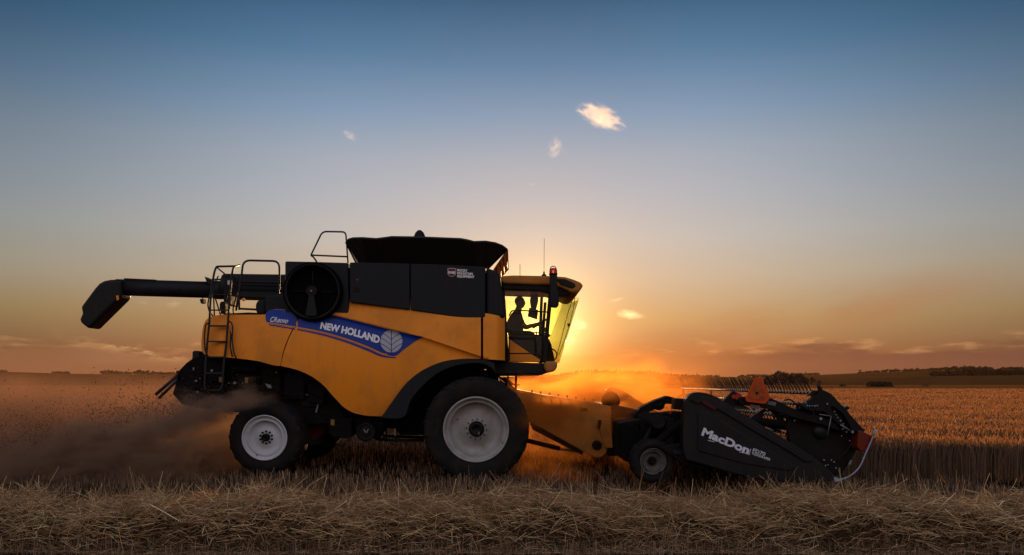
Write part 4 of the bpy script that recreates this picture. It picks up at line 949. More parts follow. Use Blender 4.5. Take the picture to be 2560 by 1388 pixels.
# floor and rear wall corner posts: real posts at each corner
def post(a, c, Y, w, name='cab_post', m='plastic'):
    q = MB(); q.ext([(a[0]-w/2, a[1]), (a[0]+w/2, a[1]), (c[0]+w/2, c[1]), (c[0]-w/2, c[1])], Y, Y+.10); return part(q, name, m, cab, bevel=.015)
post((1257, 722), (1268, 905), CY0, 9); post((1377, 730), (1361, 905), CY0, 10)
def postx(a, c, Y, w):   # same place in X and Z as at the near side, but at depth Y
    A_, C_ = P(a[0], a[1], CY0), P(c[0], c[1], CY0); q = MB(); h = w/F*CY0/2
    q.add([(A_.x-h, Y, A_.z), (A_.x+h, Y, A_.z), (C_.x+h, Y, C_.z), (C_.x-h, Y, C_.z), (A_.x-h, Y+.08, A_.z), (A_.x+h, Y+.08, A_.z), (C_.x+h, Y+.08, C_.z), (C_.x-h, Y+.08, C_.z)],
          [(0, 1, 2, 3), (7, 6, 5, 4), (0, 4, 5, 1), (1, 5, 6, 2), (2, 6, 7, 3), (3, 7, 4, 0)]); return part(q, 'cab_post', 'plastic', cab)
postx((1257, 722), (1268, 905), CY1-.1, 9); postx((1374, 730), (1361, 905), CY1-.1, 8)
# side glass (near, far), windscreen curved forward
def pane(q, Y, m, name='side_window', same=True):
    v = [P(x, y, CY0) for x, y in q]; v = [Vector((p.x, Y, p.z)) for p in v]; s = MB(); s.add(v, [tuple(range(len(v)))]); return part(s, name, M[m], cab, fix=False)
pane([(1262, 724), (1373, 731), (1358, 905), (1269, 905)], CY0+.05, 'glass'); pane([(1262, 724), (1373, 731), (1358, 905), (1269, 905)], CY1-.06, 'glass')
vs = []; nW = 24; nH = 12
tp0, bt0 = P(1378, 735, CY0+.02), P(1363, 904, CY0+.02); Ym = (CY0+CY1)/2; tpm = P(1447, 738, Ym); btm = P(1398, 900, Ym)
for i in range(nW+1):
    t = i/nW; y = CY0+.04+(CY1-CY0-.08)*t; s_ = (1-abs(2*t-1)**2.6)
    for j in range(nH+1):
        v_ = j/nH; a_ = tp0.lerp(bt0, v_); m_ = tpm.lerp(btm, v_); vs.append((a_.x+(m_.x-a_.x)*s_, y, a_.z+(m_.z-a_.z)*0))
b = MB(); b.add(vs, [(i*(nH+1)+j, i*(nH+1)+j+1, (i+1)*(nH+1)+j+1, (i+1)*(nH+1)+j) for i in range(nW) for j in range(nH)], True); part(b, 'windscreen', 'wind', cab, fix=False)
# interior
b = MB(); b.ext([(1269, 826), (1285, 829), (1340, 836), (1366, 836), (1358, 904), (1340, 898), (1272, 848)], CY0+.35, CY1-.35); part(b, 'console', 'seat', cab, bevel=.03)
b = MB(); b.ext([(1271, 847), (1350, 900), (1350, 905), (1271, 905)], CY0-.03, CY0+.3); part(b, 'lower_side_panel', 'yellow', cab, bevel=.01)
b = MB(); b.ext([(1268, 800), (1276, 795), (1284, 826), (1320, 832), (1322, 842), (1280, 842), (1270, 838)], Ym-.28, Ym+.28); part(b, 'driver_seat', 'seat', cab, bevel=.04)
b = MB(); b.ext([(1269, 848), (1342, 848), (1372, 846), (1379, 862), (1384, 885), (1388, 903), (1350, 904)], Ym-.35, Ym+.9); part(b, 'front_console', 'inner', cab, bevel=.03)
b = MB(); b.ext([(1351, 742), (1358, 742), (1356, 800), (1358, 836), (1346, 836), (1348, 800)], CY1-.35, CY1-.2); b.ext([(1328, 735), (1345, 735), (1346, 752), (1340, 776), (1328, 772), (1325, 750)], CY1-.8, CY1-.6); part(b, 'display_bracket', 'inner', cab, bevel=.02)
b = MB(); b.ext([(1323, 769), (1346, 775), (1343, 799), (1319, 791)], Ym+.15, Ym+.22); part(b, 'monitor', 'black', cab, bevel=.01)
b = MB(); c = P(1352, 808, Ym); ax = Vector((-.55, 0, .85)).normalized(); u_ = Vector((0, 1, 0)); w_ = ax.cross(u_)
b.tube([c+(u_*math.cos(t)+w_*math.sin(t))*.20 for t in [2*math.pi*k/28 for k in range(28)]], .016, 7, True); b.tube([c, c-ax*.35], .03, 8)
for t in (0, 2.1, 4.2): b.tube([c, c+(u_*math.cos(t)+w_*math.sin(t))*.20], .010, 6)
part(b, 'steering_wheel', 'black', cab)
b = MB(); b.ext([(1264, 727), (1326, 730), (1326, 740), (1264, 739)], CY1-.2, CY1-.16); part(b, 'sun_blind', mat('yellow_brown_blind', (.35, .22, .05), .8), cab)
b = MB(); b.lathe(P(1377, 888, Ym-.6), [(.115, -.02), (.14, -.02), (.14, .02), (.115, .02), (.115, -.02)], 24); part(b, 'lamp_guard', 'black', cab)
# platform rails outside the door
b = MB(); Yr = CY0-.28
for p in ([(1272.5, 790), (1279, 777), (1300, 776), (1376, 781)], [(1266, 829), (1340, 832), (1366, 834)], [(1270, 843), (1341, 844)], [(1270, 884), (1346, 884), (1354, 893)], [(1272, 829), (1273.5, 903)], [(1341, 829), (1340, 884)], [(1262, 800), (1268, 905)], [(1363, 782), (1356, 905)]):
    b.pt(p, Yr, .014, 7, .04)
part(b, 'platform_rail', 'tubeb', cab)
b = MB(); b.ext([(1362, 903), (1391, 903), (1394, 909), (1393, 918), (1387, 929), (1366, 932), (1360, 918)], CY0-.3, CY1+.2); part(b, 'bumper_step', mat('brown_dusty_yellow', (.25, .10, .02), .5), cab, bevel=.06, seg=3)
b = MB(); b.disc(P(1388, 911, CY0-.31), .022, .02, 12); part(b, 'bolt', 'bolt', cab)
# mirror, beacon, aerials, cords
b = MB(); b.ext([(1376, 705), (1392, 704), (1393, 722), (1398, 745), (1397, 764), (1392, 769), (1380, 768.5), (1375, 763)], 15.3, 15.42); mi = part(b, 'mirror', 'plastic', cab, bevel=.03, seg=3)
b = MB(); b.ext([(1375, 686), (1393, 686), (1394, 725), (1374, 725)], 15.5, 15.62); b.pt([(1384, 725, 15.4), (1384, 730, 15.5), (1384, 716, 15.8)], 15.5, .02); part(b, 'mirror_arm', 'plastic', mi, bevel=.02)
b = MB(); c = P(1383, 684, 15.56); b.lathe(c, [(.072, 0), (.070, .05), (.060, .095), (.03, .108), (0, .11)], 20, 'Z'); bc = part(b, 'beacon', 'red_lamp', cab)
b = MB(); b.lathe(c, [(0, -.03), (.085, -.03), (.085, 0), (.06, .004)], 20, 'Z'); b.pt([(1374.5, 690), (1374.5, 676), (1377, 668), (1383, 665), (1389, 668), (1392, 676), (1392, 690)], 15.56, .009, 7, .04); part(b, 'beacon_guard', 'black', bc)
b = MB(); b.pt([(1300, 690), (1300, 661)], 16.6, .006, 6); b.pt([(1360, 690), (1360.6, 596)], 16.6, .0045, 6); c = P(1360, 689, 16.6); b.lathe(c, [(.06, -.02), (.045, .02), (.02, .03), (.018, .08), (0, .09)], 14, 'Z'); part(b, 'aerial', 'black', cab)
b = MB()
for p in ([(1436, 736), (1434, 742), (1422, 776), (1412, 812), (1402, 852), (1393, 886)], [(1438, 736), (1434, 770), (1425, 806), (1423, 815), (1411, 850), (1397, 888)]): b.pt(p, Ym-.5, .007, 5)
b.ext([(1419, 808), (1426, 810), (1424, 817), (1419, 815)], Ym-.52, Ym-.46); b.ext([(1434, 728), (1443, 733), (1442, 738), (1432, 741)], Ym-.6, Ym-.4); part(b, 'windscreen_wiper', 'black', cab)
b = MB(); b.pt([(1244, 939), (1290, 975)], 16.5, .02); b.pt([(1290, 940), (1290, 976)], 16.9, .025); b.pt([(1270, 940), (1268, 972)], 17.4, .02); b.pt([(1270, 950), (1290, 965)], 17.2, .015); b.ext([(1248, 943), (1262, 944), (1285, 962), (1280, 965), (1262, 952)], 16.8, 17.3); b.pt([(1250, 960), (1300, 962)], 17.4, .02)
part(b, 'cab_mount', 'grime', cab)

# feeder house
FY0, FY1 = 16.25, 17.75
b = MB(); arc = [(1494+26*math.cos(R(a)), 1119-26*math.sin(R(a))) for a in (60, 30, 0, -30, -60, -90, -115)]
b.ext([(1268, 962), (1295, 974), (1357, 987), (1461, 1003), (1528, 1016), (1528, 1050), (1512, 1085)]+arc+[(1328, 1057), (1268, 1030)], FY0, FY1)
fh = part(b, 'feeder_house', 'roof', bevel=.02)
b = MB(); b.ext([(1495, 1049), (1528, 1049), (1532, 1120), (1512, 1120), (1502, 1080)], FY0-.06, FY0+.02); part(b, 'mounting_plate', 'roof', fh, bevel=.01)
b = MB(); b.disc(P(1492, 1113, FY0-.02), .10, .06, 20); b.disc(P(1492, 1113, FY0-.06), .06, .05, 14); part(b, 'feeder_shaft', 'black', fh)
for x, y in ((1357, 1009), (1396, 1014), (1460, 1024)):
    b = MB(); b.ext([(x-8, y-4), (x+8, y-3), (x+8, y+4), (x-8, y+3)], FY0-.012, FY0); part(b, 'slot_cover', 'grime', fh)
b = MB(); b.ext([(1326, 1059), (1335, 1058), (1460, 1130), (1455, 1138), (1332, 1075)], FY0+.1, FY1-.1); b.ext([(1496, 1050), (1504, 1050), (1500, 1075), (1494, 1070)], FY0-.08, FY0-.06); part(b, 'feeder_underframe', 'black', fh, bevel=.01)
b = MB(); b.pt([(1312, 1100), (1360, 1112), (1400, 1122)], FY0+.3, .05, 12); c1 = part(b, 'lift_cylinder', 'black', fh)
b = MB(); b.pt([(1358, 1115), (1405, 1124), (1455, 1130)], FY0+.3, .022, 10); part(b, 'piston_rod', 'steel', c1)
b = MB()
for x, y in [(1330+22*i, 978+3.3*i) for i in range(9)]: b.disc(P(x, y, FY0+.1), .02, .05, 6, 'Z')
part(b, 'top_bolts', 'grime', fh)

# ------------------------------------------------------------------ driver
def skin_mesh(name, vs, es, rs, m, root=0, sub=2):
    me = bpy.data.meshes.new(name); me.from_pydata([tuple(v) for v in vs], es, []); ob = bpy.data.objects.new(name, me); col.objects.link(ob)
    sk = ob.modifiers.new('s', 'SKIN'); sb_ = ob.modifiers.new('u', 'SUBSURF'); sb_.levels = sub; sb_.render_levels = sub
    for i, r in enumerate(rs):
        r = r if hasattr(r, '__len__') else (r, r); me.skin_vertices[0].data[i].radius = r
    me.skin_vertices[0].data[root].use_root = True; sk.use_smooth_shade = True
    bpy.context.view_layer.update(); m2 = bpy.data.meshes.new_from_object(ob.evaluated_get(bpy.context.evaluated_depsgraph_get()))
    bpy.data.objects.remove(ob); m2.materials.clear(); m2.materials.append(M[m]); m2.polygons.foreach_set('use_smooth', [True]*len(m2.polygons))
    o = bpy.data.objects.new(name, m2); col.objects.link(o); return o
def driver():
    Yd = Ym; hip = P(1286, 836, Yd)
    per = empty('person', hip, 'driver in a dark shirt sitting in the cab with both hands on the steering wheel', 'person')
    q = lambda x, y, dy=0: P(x, y, Yd)+Vector((0, dy, 0))-hip
    V = [q(1286, 836), q(1287, 815), q(1289, 795), q(1295, 777), q(1298, 768)]; E = [(0, 1), (1, 2), (2, 3), (3, 4)]; RR = [(.17, .14), (.17, .13), (.19, .14), (.08, .08), (.068, .068)]
    V += [q(1300, 758), q(1300, 750)]; E += [(4, 5), (5, 6)]; RR += [(.085, .078), (.088, .085)]
    def chain(start, pts, rs):
        k = len(V); pr = start
        for p, r in zip(pts, rs): V.append(p); E.append((pr, k)); RR.append(r); pr = k; k += 1
        return pr
    for sg in (-1, 1):
        hd = chain(2, [q(1292, 786, .19*sg), q(1303, 806, .27*sg), q(1314, 819, .25*sg), q(1338, 812, .17*sg), q(1343, 810, .165*sg)], [.06, .05, .045, .03, (.035, .02)])
        for f_ in range(4): chain(hd, [q(1347+f_*.6, 806.5+f_*2.4, (.165+.004*f_)*sg), q(1350+f_*.5, 808+f_*2.4, .155*sg), q(1350, 812+f_*2.0, .15*sg)], [.009, .0085, .008])
        chain(hd, [q(1344, 813, .14*sg), q(1348, 815, .135*sg)], [.011, .009])
        chain(0, [q(1290, 838, .10*sg), q(1330, 834, .14*sg), q(1342, 870, .14*sg), q(1346, 892, .14*sg), q(1360, 896, .14*sg)], [.09, .065, .05, .04, .035])
    body = skin_mesh('body', V, E, RR, 'skin'); body.parent = per
    # head: a shaped ellipsoid with brow, nose, chin, ears in profile to the right
    hb = MB(); prof = []; n = 28; mm = 20; cz = q(1300, 757)
    for i in range(mm+1):
        ph = -math.pi/2+math.pi*i/mm; z = math.sin(ph)*.138; r = math.cos(ph)*1.12
        for k in range(n):
            a = 2*math.pi*k/n; x = math.cos(a)*r*.095; y = math.sin(a)*r*.078
            fx = max(0, math.cos(a))**6
            x += fx*(.022*math.exp(-((z+.012)/.016)**2)+.010*math.exp(-((z+.085)/.02)**2)+.008*math.exp(-((z-.03)/.015)**2)-.006*math.exp(-((z-.012)/.008)**2)+.006*math.exp(-((z+.045)/.01)**2)) if r > .2 else 0
            if z < -.03 and math.cos(a) < 0: x *= 1-.5*min(1, (-.03-z)/.08)
            prof.append((cz.x+x+hip.x, cz.y+y+hip.y, cz.z+z+hip.z))
    hb.add(prof, [(i*n+k, i*n+(k+1) % n, (i+1)*n+(k+1) % n, (i+1)*n+k) for i in range(mm) for k in range(n)], True)
    for sg in (-1, 1): hb.ball(Vector((cz.x-.005, cz.y+.078*sg, cz.z-.005))+hip, .03, 10, (.7, .3, 1)); 
    h_ = hb.build('head', M['skin'], per, fix=False); me1, me2 = body.data, h_.data
    bm = bmesh.new(); bm.from_mesh(me1); bm.from_mesh(me2); bm.to_mesh(me1); bm.free(); bpy.data.objects.remove(h_)
    hb = MB(); hb.ball(cz+hip+Vector((-.014, 0, .036)), .104, 18, (1.0, .84, 1.0)); hr2 = hb.build('hair', M['hair'], per)
    V2 = [q(1285, 838), q(1286, 815), q(1289, 795), q(1294, 781)]; E2 = [(0, 1), (1, 2), (2, 3)]; R2 = [(.23, .22), (.23, .22), (.235, .21), (.115, .115)]
    for sg in (-1, 1):
        k = len(V2); V2 += [q(1292, 786, .20*sg), q(1303, 806, .28*sg), q(1308, 812, .275*sg)]; E2 += [(2, k), (k, k+1), (k+1, k+2)]; R2 += [.075, .065, .06]
    skin_mesh('shirt', V2, E2, R2, 'shirt').parent = per
    V3 = [q(1285, 841)]; E3 = []; R3 = [(.17, .12)]
    for sg in (-1, 1):
        k = len(V3); V3 += [q(1290, 839, .10*sg), q(1330, 835, .14*sg), q(1342, 870, .14*sg), q(1345, 888, .14*sg)]; E3 += [(0, k), (k, k+1), (k+1, k+2), (k+2, k+3)]; R3 += [.10, .078, .062, .055]
    skin_mesh('trousers', V3, E3, R3, 'trouser').parent = per
driver()

# ------------------------------------------------------------------ the header
HN = 12.0; HC = P(1900, 1201, HN)
HD = empty('harvester_header', (HC.x-.9, YC, 0), 'wide black cutting header with tined reel held low in front of the harvester', 'harvester header')
def hp(mb, name, m, parent=None, **k): return mb.build(name, M[m] if isinstance(m, str) else m, parent or HD, **k)
HF = 22.3
# end shields
sh = smooth_px([(1716, 1150), (1708, 1120), (1709, 1060), (1712, 1010), (1722, 990), (1742, 981), (1770, 984), (1800, 998), (1850, 1030), (1910, 1066), (1980, 1108), (2040, 1148), (2078, 1180), (2088, 1196)], 4)+[(2080, 1203), (2050, 1207), (1965, 1206), (1900, 1200), (1830, 1183), (1770, 1165)]
b = MB(); b.ext(sh, HN, HN+.22); es = hp(b, 'end_shield', 'plastic', bevel=.05, seg=4); es['label'] = 'near end shield carrying the maker lettering'
b = MB(); bt_ = MB(); bt_.ext(sh, HN, HN+.22); b.add([(v[0], v[1]+HF-HN, v[2]) for v in bt_.v], bt_.f); hp(b, 'end_shield', 'plastic', bevel=.03)
# raised lower field of the shield, dark groove above
b = MB(); b.ext([(1745, 1030), (1752, 1024), (1772, 1030), (1850, 1080), (1960, 1146), (1990, 1168), (1975, 1178), (1860, 1160), (1745, 1128)], HN-.018, HN+.02); hp(b, 'shield_face', 'plastic', es, bevel=.015)
b = MB(); b.ext(smooth_px([(1724, 1000), (1742, 990), (1768, 993), (1798, 1007), (1850, 1039), (1910, 1075), (1980, 1117), (2035, 1152)], 4)+list(reversed(smooth_px([(1742, 1010), (1762, 1008), (1795, 1024), (1850, 1057), (1905, 1090), (1970, 1128), (2015, 1156)], 4))), HN-.03, HN+.02); hp(b, 'shield_rib', 'plastic', es, bevel=.014, seg=3)
b = MB(); b.ext([(1756, 1001), (1764, 1002), (1791, 1018), (1790, 1026), (1780, 1022), (1757, 1009)], HN-.036, HN-.028); hp(b, 'red_strip', 'red_dim', es)
a_ = math.atan2(46, 112)
def pl_md(u, v):
    L_ = 127; x = 1753+L_*u*math.cos(R(22.5)); y = 1087+L_*u*math.sin(R(22.5)); s = 19.5; return P(x+v*s*.34, y-v*s*.94, HN-.024)
lettering('MacDon', pl_md, 'shield_white', 'lettering', es, .040, 0)
def pl_f(x0, y0, w, h):
    return lambda u, v: P(x0+w*u*math.cos(R(20))+v*h*.3, y0+w*u*math.sin(R(20))-v*h*.95, HN-.024)
lettering('FD70', pl_f(1881, 1129, 33, 9), 'shield_white', 'lettering', es, .015); lettering('FLEXDRAPER', pl_f(1880, 1136, 48, 6), 'shield_white', 'lettering', es, .015)
b = MB(); b.ext([(1876, 1122), (1878, 1122), (1874, 1138), (1872, 1138)], HN-.022, HN-.019); b.ext([(1770, 1100), (1786, 1104), (1786, 1106), (1770, 1102)], HN-.022, HN-.019); b.ext([(1848, 1129), (1872, 1134), (1872, 1136), (1848, 1131)], HN-.022, HN-.019); hp(b, 'shield_marks', 'pale_label', es)
# back sheet and tubes along the whole width
xb = P(1690, 1100, HN).x
b = MB(); b.add([(xb-.10, HN+.6, .62), (xb+.05, HN+.6, .62), (xb+.12, HN+.6, 1.30), (xb-.02, HN+.6, 1.34), (xb-.10, HF, .62), (xb+.05, HF, .62), (xb+.12, HF, 1.30), (xb-.02, HF, 1.34)], [(0, 1, 2, 3), (7, 6, 5, 4), (0, 4, 5, 1), (1, 5, 6, 2), (2, 6, 7, 3), (3, 7, 4, 0)])
bk = hp(b, 'back_sheet', 'plastic', bevel=.02)
b = MB(); b.tube([(xb-.22, HN+.25, 1.28), (xb-.22, HF-.1, 1.28)], .11, 16); b.tube([(xb-.15, HN+.25, .40), (xb-.15, HF-.1, .40)], .09, 12); hp(b, 'main_tube', 'black')
b = MB()
for i in range(9):
    y = HN+.6+i*1.15
    if 15.9 < y < 18.1: continue
    b.tube([(xb-.2, y, 1.28), (xb-.42, y, .9), (xb-.2, y, .45)], .045, 8)
hp(b, 'back_leg', 'black')
# draper deck and cutterbar
xc = P(2060, 1195, HN).x
b = MB(); b.add([(xb, HN+.22, .84), (xc-.25, HN+.22, .50), (xc-.25, HF, .50), (xb, HF, .84), (xb, HN+.22, .78), (xc-.25, HN+.22, .44), (xc-.25, HF, .44), (xb, HF, .78)], [(0, 1, 2, 3), (7, 6, 5, 4), (0, 4, 5, 1), (1, 5, 6, 2), (2, 6, 7, 3), (3, 7, 4, 0)]); hp(b, 'draper_belt', 'canvas')
b = MB(); b.box((xc-.26, HN+.2, .41), (xc-.10, HF, .48))
for i in range(100):
    y = HN+.3+i*.1; b.add([(xc-.1, y-.02, .43), (xc-.1, y+.02, .43), (xc+.05, y, .43), (xc-.1, y, .47)], [(0, 2, 1), (0, 1, 3), (1, 2, 3), (2, 0, 3)])
hp(b, 'cutterbar', 'black')
# gearbox, float module between feeder and header
b = MB(); b.box((2.0, 16.3, .35), (xb-.25, 18.2, 1.2));  fm = hp(b, 'float_module', 'grime', bevel=.04)
b = MB(); b.lathe(P(1530, 1003, 16.6), [(0, -.02), (.12, -.02), (.17, .06), (.20, .2)], 26); b.disc(P(1645, 1012, 14.2), .10, .3, 16); hp(b, 'drive_cover', 'grime', fm)
b = MB(); b.ext([(1585, 1040), (1600, 1020), (1640, 1000), (1670, 990), (1706, 1000), (1706, 1012), (1665, 1010), (1620, 1032), (1600, 1052)], 13.6, 13.9); b.ext([(1600, 1060), (1640, 1035), (1706, 1028), (1706, 1060), (1640, 1085), (1600, 1110)], 12.9, 13.4); hp(b, 'spring_linkage', 'grime', fm, bevel=.02)
b = MB(); b.ext([(1548, 1058), (1600, 1050), (1706, 1036), (1706, 1120), (1690, 1150), (1600, 1168), (1556, 1150)], 13.0, 13.9); hp(b, 'side_frame', 'grime', bevel=.03)
b = MB(); b.ext([(1687, 996), (1711, 997), (1711, 1027), (1686, 1024)], HN+.35, HN+.6); o = hp(b, 'control_box', 'black', bevel=.015)
b = MB(); b.ext([(1668, 1063), (1682, 1062), (1680, 1085), (1666, 1086)], HN+.75, HN+.76); hp(b, 'data_plate', 'rim2')
b = MB(); b.ext([(1706, 1110), (1730, 1150), (1790, 1168), (1770, 1178), (1712, 1165), (1650, 1120), (1668, 1112)], HN+.25, HN+.45); b.ext([(1640, 1095), (1700, 1050), (1708, 1060), (1650, 1110)], HN+.5, HN+.6)
hp(b, 'wheel_carrier', 'black', bevel=.02)
b = MB(); b.disc(P(1675, 1031.5, HN+.7), .025, .02, 10); hp(b, 'marker_lamp', 'red_lamp')
gw = wheel('gauge_wheel', .36, .26, .205, 'rear', 'rim2', 16, parent=HD); gz_ = P(1632.6, 1153.6, HN+.35); gw.location = gz_-org(HD); gw.rotation_euler = (0, .5, 0)
g2 = copy_tree(gw, HD); g2.location = Vector((gz_.x, HF-.6, gz_.z))-org(HD)
# reel
RX, RZ, RR0 = P(2052, 1078, HN+.3).x, P(2052, 1078, HN+.3).z, .60
ry0, ry1 = HN+.42, HF-.35
b = MB(); b.tube([(RX, ry0-.1, RZ), (RX, ry1, RZ)], .085, 16); reel = hp(b, 'reel', 'black')
bats = [97, 157, 217, 277, 337, 37]
tine = MB(); tine.tube([(0, 0, 0), (-.015, 0, .065), (-.062, 0, .185), (-.105, 0, .285)], [.013, .011, .009, .006], 6)
tme = None; cnt = 0
for bi, a in enumerate(bats):
    bx, bz = RX+RR0*math.cos(R(a)), RZ+RR0*math.sin(R(a))
    b = MB(); b.tube([(bx, ry0, bz), (bx, ry1, bz)], .026, 8); bar = hp(b, 'tine_bar', 'black', reel)
    ny = 62; rest = MB(); clips = MB()
    for k in range(ny):
        y = ry0+.08+k*(ry1-ry0-.16)/(ny-1)
        clips.box((bx-.035, y-.028, bz-.006), (bx+.01, y+.028, bz+.034))
        dirv = (-.35, .94) if bi in (0, 1) else (-.2, -.98)
        if bi == 0 or (bi == 1 and k < 38):
            if tme is None:
                t0 = tine.build('tine', M['plastic'], None); tme = t0; t0.parent = reel
            else:
                t0 = bpy.data.objects.new('tine', tme.data); col.objects.link(t0); t0.parent = reel
            t0.location = Vector((bx, y, bz+.02))-org(reel)
            if bi == 1: t0.rotation_euler = (0, math.pi-.1, 0)
            else: t0.rotation_euler = (0, rnd.gauss(-.12, .05), rnd.gauss(0, .06))
        else:
            sgn = -1
            rest.tube([(bx, y, bz), (bx-.02, y, bz-.08), (bx-.06, y, bz-.21)], [.009, .008, .005], 5)
    tag(hp(clips, 'tine_clips', 'rim', reel), kind='stuff')
    if rest.v: tag(hp(rest, 'tines', 'plastic', reel), kind='stuff')
for y in (ry0+.02, ry0+3.2, ry0+6.4, ry1-.05):
    b = MB()
    for a in bats:
        b.tube([(RX, y, RZ), (RX+RR0*math.cos(R(a)), y, RZ+RR0*math.sin(R(a)))], .028, 6)
        b.tube([(RX+.45*math.cos(R(a)), y, RZ+.45*math.sin(R(a))), (RX+.45*math.cos(R(a+60)), y, RZ+.45*math.sin(R(a+60)))], .02, 6)
    hp(b, 'reel_spider', 'black', reel)
# near end cam disc, built of a plate with a long slot
b = MB(); b.lathe((RX, HN+.30, RZ), [(0, 0), (.50, 0), (.52, -.02), (.52, .03), (0, .04)], 40, smooth=False); hp(b, 'cam_disc', 'black', reel)
b = MB();  b.lathe((RX, HN+.28, RZ), [(0, -.06), (.10, -.06), (.13, 0)], 24); hp(b, 'cam_track', 'tubeb', reel)
b = MB(); b.ext([(1966, 1048), (1990, 1020), (2003, 1010), (2040, 990), (2052, 985), (2070, 1005), (2086, 1030), (2108, 1058), (2124, 1078), (2140, 1100), (2142, 1124), (2128, 1150), (2104, 1186), (2080, 1192), (2042, 1172), (2000, 1140), (1968, 1112)], HN+.36, HN+.39)
hp(b, 'end_panel', 'black')
b = MB(); b.ext([(2044, 985), (2052, 972), (2078, 984), (2092, 999), (2163, 1077), (2157, 1083), (2128, 1078), (2124, 1064), (2112, 1042), (2100, 1029), (2088, 1020), (2078, 1017), (2080, 1028), (2092, 1036), (2106, 1052), (2118, 1080), (2060, 1030), (2000, 1022)], HN+.08, HN+.2); arm = hp(b, 'reel_arm', 'black', bevel=.012)
b = MB(); b.ext([(1844, 998), (1852, 992), (1925, 994), (1990, 1024), (2060, 1044), (2124, 1077), (2120, 1086), (2055, 1062), (1988, 1046), (1920, 1022), (1850, 1012)], HN+.12, HN+.26); b.ext([(1808, 1003), (1832, 978), (1846, 982), (1856, 1000), (1830, 1020), (1812, 1014)], HN+.2, HN+.3); part_arm = hp(b, 'reel_support_beam', 'black', bevel=.012)
b = MB(); b.ext([(1876, 1045), (1912, 1020), (1918, 1026), (1884, 1052)], HN+.25, HN+.35); b.ext([(1925, 1022), (1940, 1020), (1962, 1050), (1950, 1052)], HN+.3, HN+.4); b.pt([(1960, 1001, HN+.1), (1975, 998, HN+.05), (1992, 1012, HN+.05), (1996, 1022, HN+.1)], HN, .012, 6, .05); b.pt([(1994, 1009), (2034, 1031)], HN+.05, .03, 8); hp(b, 'hydraulic_cylinder', 'black')
for a, (x, y) in enumerate([(2048, 966), (2056, 964), (2064, 972), (2040, 978), (2030, 990)]):
    b = MB(); ang_ = R(100+a*16); c = P(2058, 986, HN+.2); e = P(x-6+a*-2, y-6+a*1.5, HN+.1); b.tube([c, (c+e)/2+Vector((-.02, 0, .01)), e], [.030, .022, .006], 6); hp(b, 'crop_finger', 'plastic', arm)
b = MB(); c = P(1845, 992, HN+.18); b.disc(c, .055, .06, 18); b.disc(c+Vector((-.07, 0, 0)), .035, .05, 14); hp(b, 'red_reflector', 'red_lamp')
b = MB(); b.ext([(1827, 1015), (1842, 1009), (1854, 1010), (1879, 1025), (1832, 1023)], HN+.3, HN+.31); hp(b, 'pale_plate', 'rim2')
for q in ([(1876, 1011), (1900, 1014), (1897, 1024), (1874, 1019)], [(1920, 1002), (1941, 1006), (1939, 1015), (1918, 1011)]):
    b = MB(); b.ext(q, HN+.10, HN+.11); hp(b, 'pale_sticker', 'rim2')
sg = MB(); sg.ext([(1887.5, 944), (1902.5, 944), (1906, 948), (1925, 991), (1924, 997), (1915, 1009), (1911, 1010), (1869, 1005), (1864, 1001), (1864, 996)], HN+.02, HN+.04); sm = hp(sg, 'slow_vehicle_sign', 'smv', bevel=.006)
sg = MB(); sg.ext([(1890, 953), (1900, 953), (1916, 992), (1908, 1001), (1876, 998), (1873, 993)], HN+.012, HN+.02); hp(sg, 'sign_centre', 'smv_in', sm); sg = MB(); sg.disc(P(1892, 983, HN+.008), .022, .012, 10); sg.pt([(1893, 1000, HN+.06), (1896, 1022, HN+.16)], HN, .018, 6); hp(sg, 'sign_bracket', 'black', sm)
# bolts on the end panel
k = 0
for (x, y) in [(2018, 1014), (2024, 1015), (2031, 1015), (2037, 1015), (2043, 1014), (2068, 1010), (2052, 1047), (2086, 1029), (2090, 1037), (2094, 1044), (2101, 1052), (2108, 1060), (2116, 1080), (2104, 1090), (1986, 1052), (2060, 1150), (2070, 1162), (2085, 1155), (2052, 1172), (2064, 1164), (2090, 1170), (2078, 1150), (2124, 1102), (2000, 1138), (2108, 1072), (2131, 1080)]:
    b = MB(); b.disc(P(x, y, HN+.06), .007+.006*rnd.random()+(.01 if k in (6, 25) else 0), .02, 8); hp(b, 'bolt', 'bolt'); k += 1
b = MB(); b.pt([(2101, 1062), (2124, 1076)], HN+.04, .014, 6); b.pt([(2078, 1041), (2068, 1090)], HN+.05, .008, 6); b.pt([(2048, 1036), (2078, 1041)], HN+.05, .008, 6); b.pt([(2010, 1000), (2030, 1030), (2036, 1034)], HN+.1, .012, 6); hp(b, 'brake_pipe', 'steel')
b = MB(); b.pt([(2041, 1174), (2082, 1195)], HN+.1, .010, 6); b.pt([(2128, 1150), (2120, 1170)], HN+.3, .02); hp(b, 'divider_rod', 'steel')
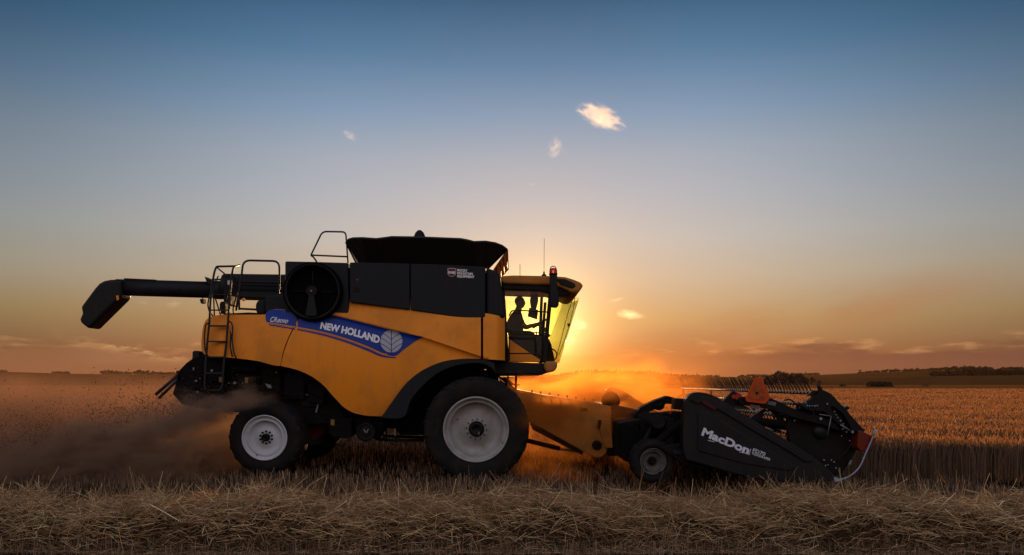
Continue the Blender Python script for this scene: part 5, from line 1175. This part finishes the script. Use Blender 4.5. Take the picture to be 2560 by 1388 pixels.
# orange box and pale guide rod at the nose
b = MB(); b.ext([(2146, 1076), (2159, 1079), (2186, 1094), (2190, 1098), (2164, 1129), (2152, 1128), (2143, 1118)], HN+.06, HN+.3); ob_ = hp(b, 'end_marker', mat('dark_red_orange_plastic', (.085, .010, .004), .45), bevel=.015)
b = MB(); b.ext([(2178, 1094), (2191, 1098), (2168, 1132), (2160, 1126)], HN+.04, HN+.06); hp(b, 'reflective_face', 'red_v', ob_)
b = MB(); rod = smooth_px([(2189, 1073), (2183, 1090), (2174, 1112), (2165, 1132), (2157, 1152), (2147, 1170), (2132, 1185), (2115, 1195), (2098, 1199)], 4)
b.pt(rod, HN+.02, .012, 8); b.pt([(2189, 1073), (2183, 1089)], HN+.02, .022, 8); gr = hp(b, 'guide_rod', 'pale_rod')
b = MB(); b.ext([(2085, 1194), (2094, 1195), (2106, 1199), (2102, 1203), (2088, 1205)], HN-.02, HN+.06); hp(b, 'rod_foot', 'pale_rod', gr)

# ------------------------------------------------------------------ birds
for (px, py, Y, a, l) in ((1743, 937, 70, -50, 'dark bird flying low with steeply tilted wings left of the triangle sign'), (2150, 926.5, 80, 2, 'dark bird gliding level above the right-hand field')):
    b = MB(); c = P(px, py, Y); s_ = 6.5/F*Y; d = Vector((math.cos(R(a)), 0, math.sin(R(a)))); n_ = Vector((-d.z, 0, d.x))
    b.tube([c-n_*.06-Vector((0, .2, 0)), c-Vector((0, .1, 0)), c+Vector((0, .08, 0)), c+Vector((0, .22, 0))], [.02, .06, .05, .01], 8)
    for sg_ in (-1, 1):
        p0 = c; p1 = c+d*s_*.5*sg_+n_*.07; p2 = c+d*s_*sg_+n_*.02+Vector((0, .12, 0)); w1 = Vector((0, .11, 0)); t = n_*.012
        b.add([p0-w1, p0+w1, p1+w1*.9, p1-w1*.9, p2, p0-w1-t, p0+w1-t, p1+w1*.9-t, p1-w1*.9-t, p2-t], [(0, 1, 2, 3), (3, 2, 4), (5, 8, 7, 6), (8, 9, 7), (0, 3, 8, 5), (3, 4, 9, 8), (4, 2, 7, 9), (2, 1, 6, 7)])
    o = b.build('bird', mat('dark_feathers', (.012, .010, .009), .8), None, o=c); tag(o, l, 'bird')

for o in list(bpy.data.objects):
    if o.type == 'MESH' and o.parent and not o.children and o.name.split('.')[0] in ('axle_guard_bar', 'drive_cover', 'hydraulic_cylinder', 'aerial', 'cab_mount', 'back_leg', 'panel_seam', 'steel_bracket', 'axle', 'top_bolts', 'side_equipment',
            'wheel_carrier', 'spring_linkage', 'lamp_bracket', 'main_tube', 'windscreen_wiper', 'platform_rail', 'engine_deck_cover', 'battery_box', 'brake_pipe', 'divider_rod', 'feeder_underframe', 'display_bracket', 'cab_rail', 'flap_rib', 'shield_marks', 'small_sticker'):
        split(o)
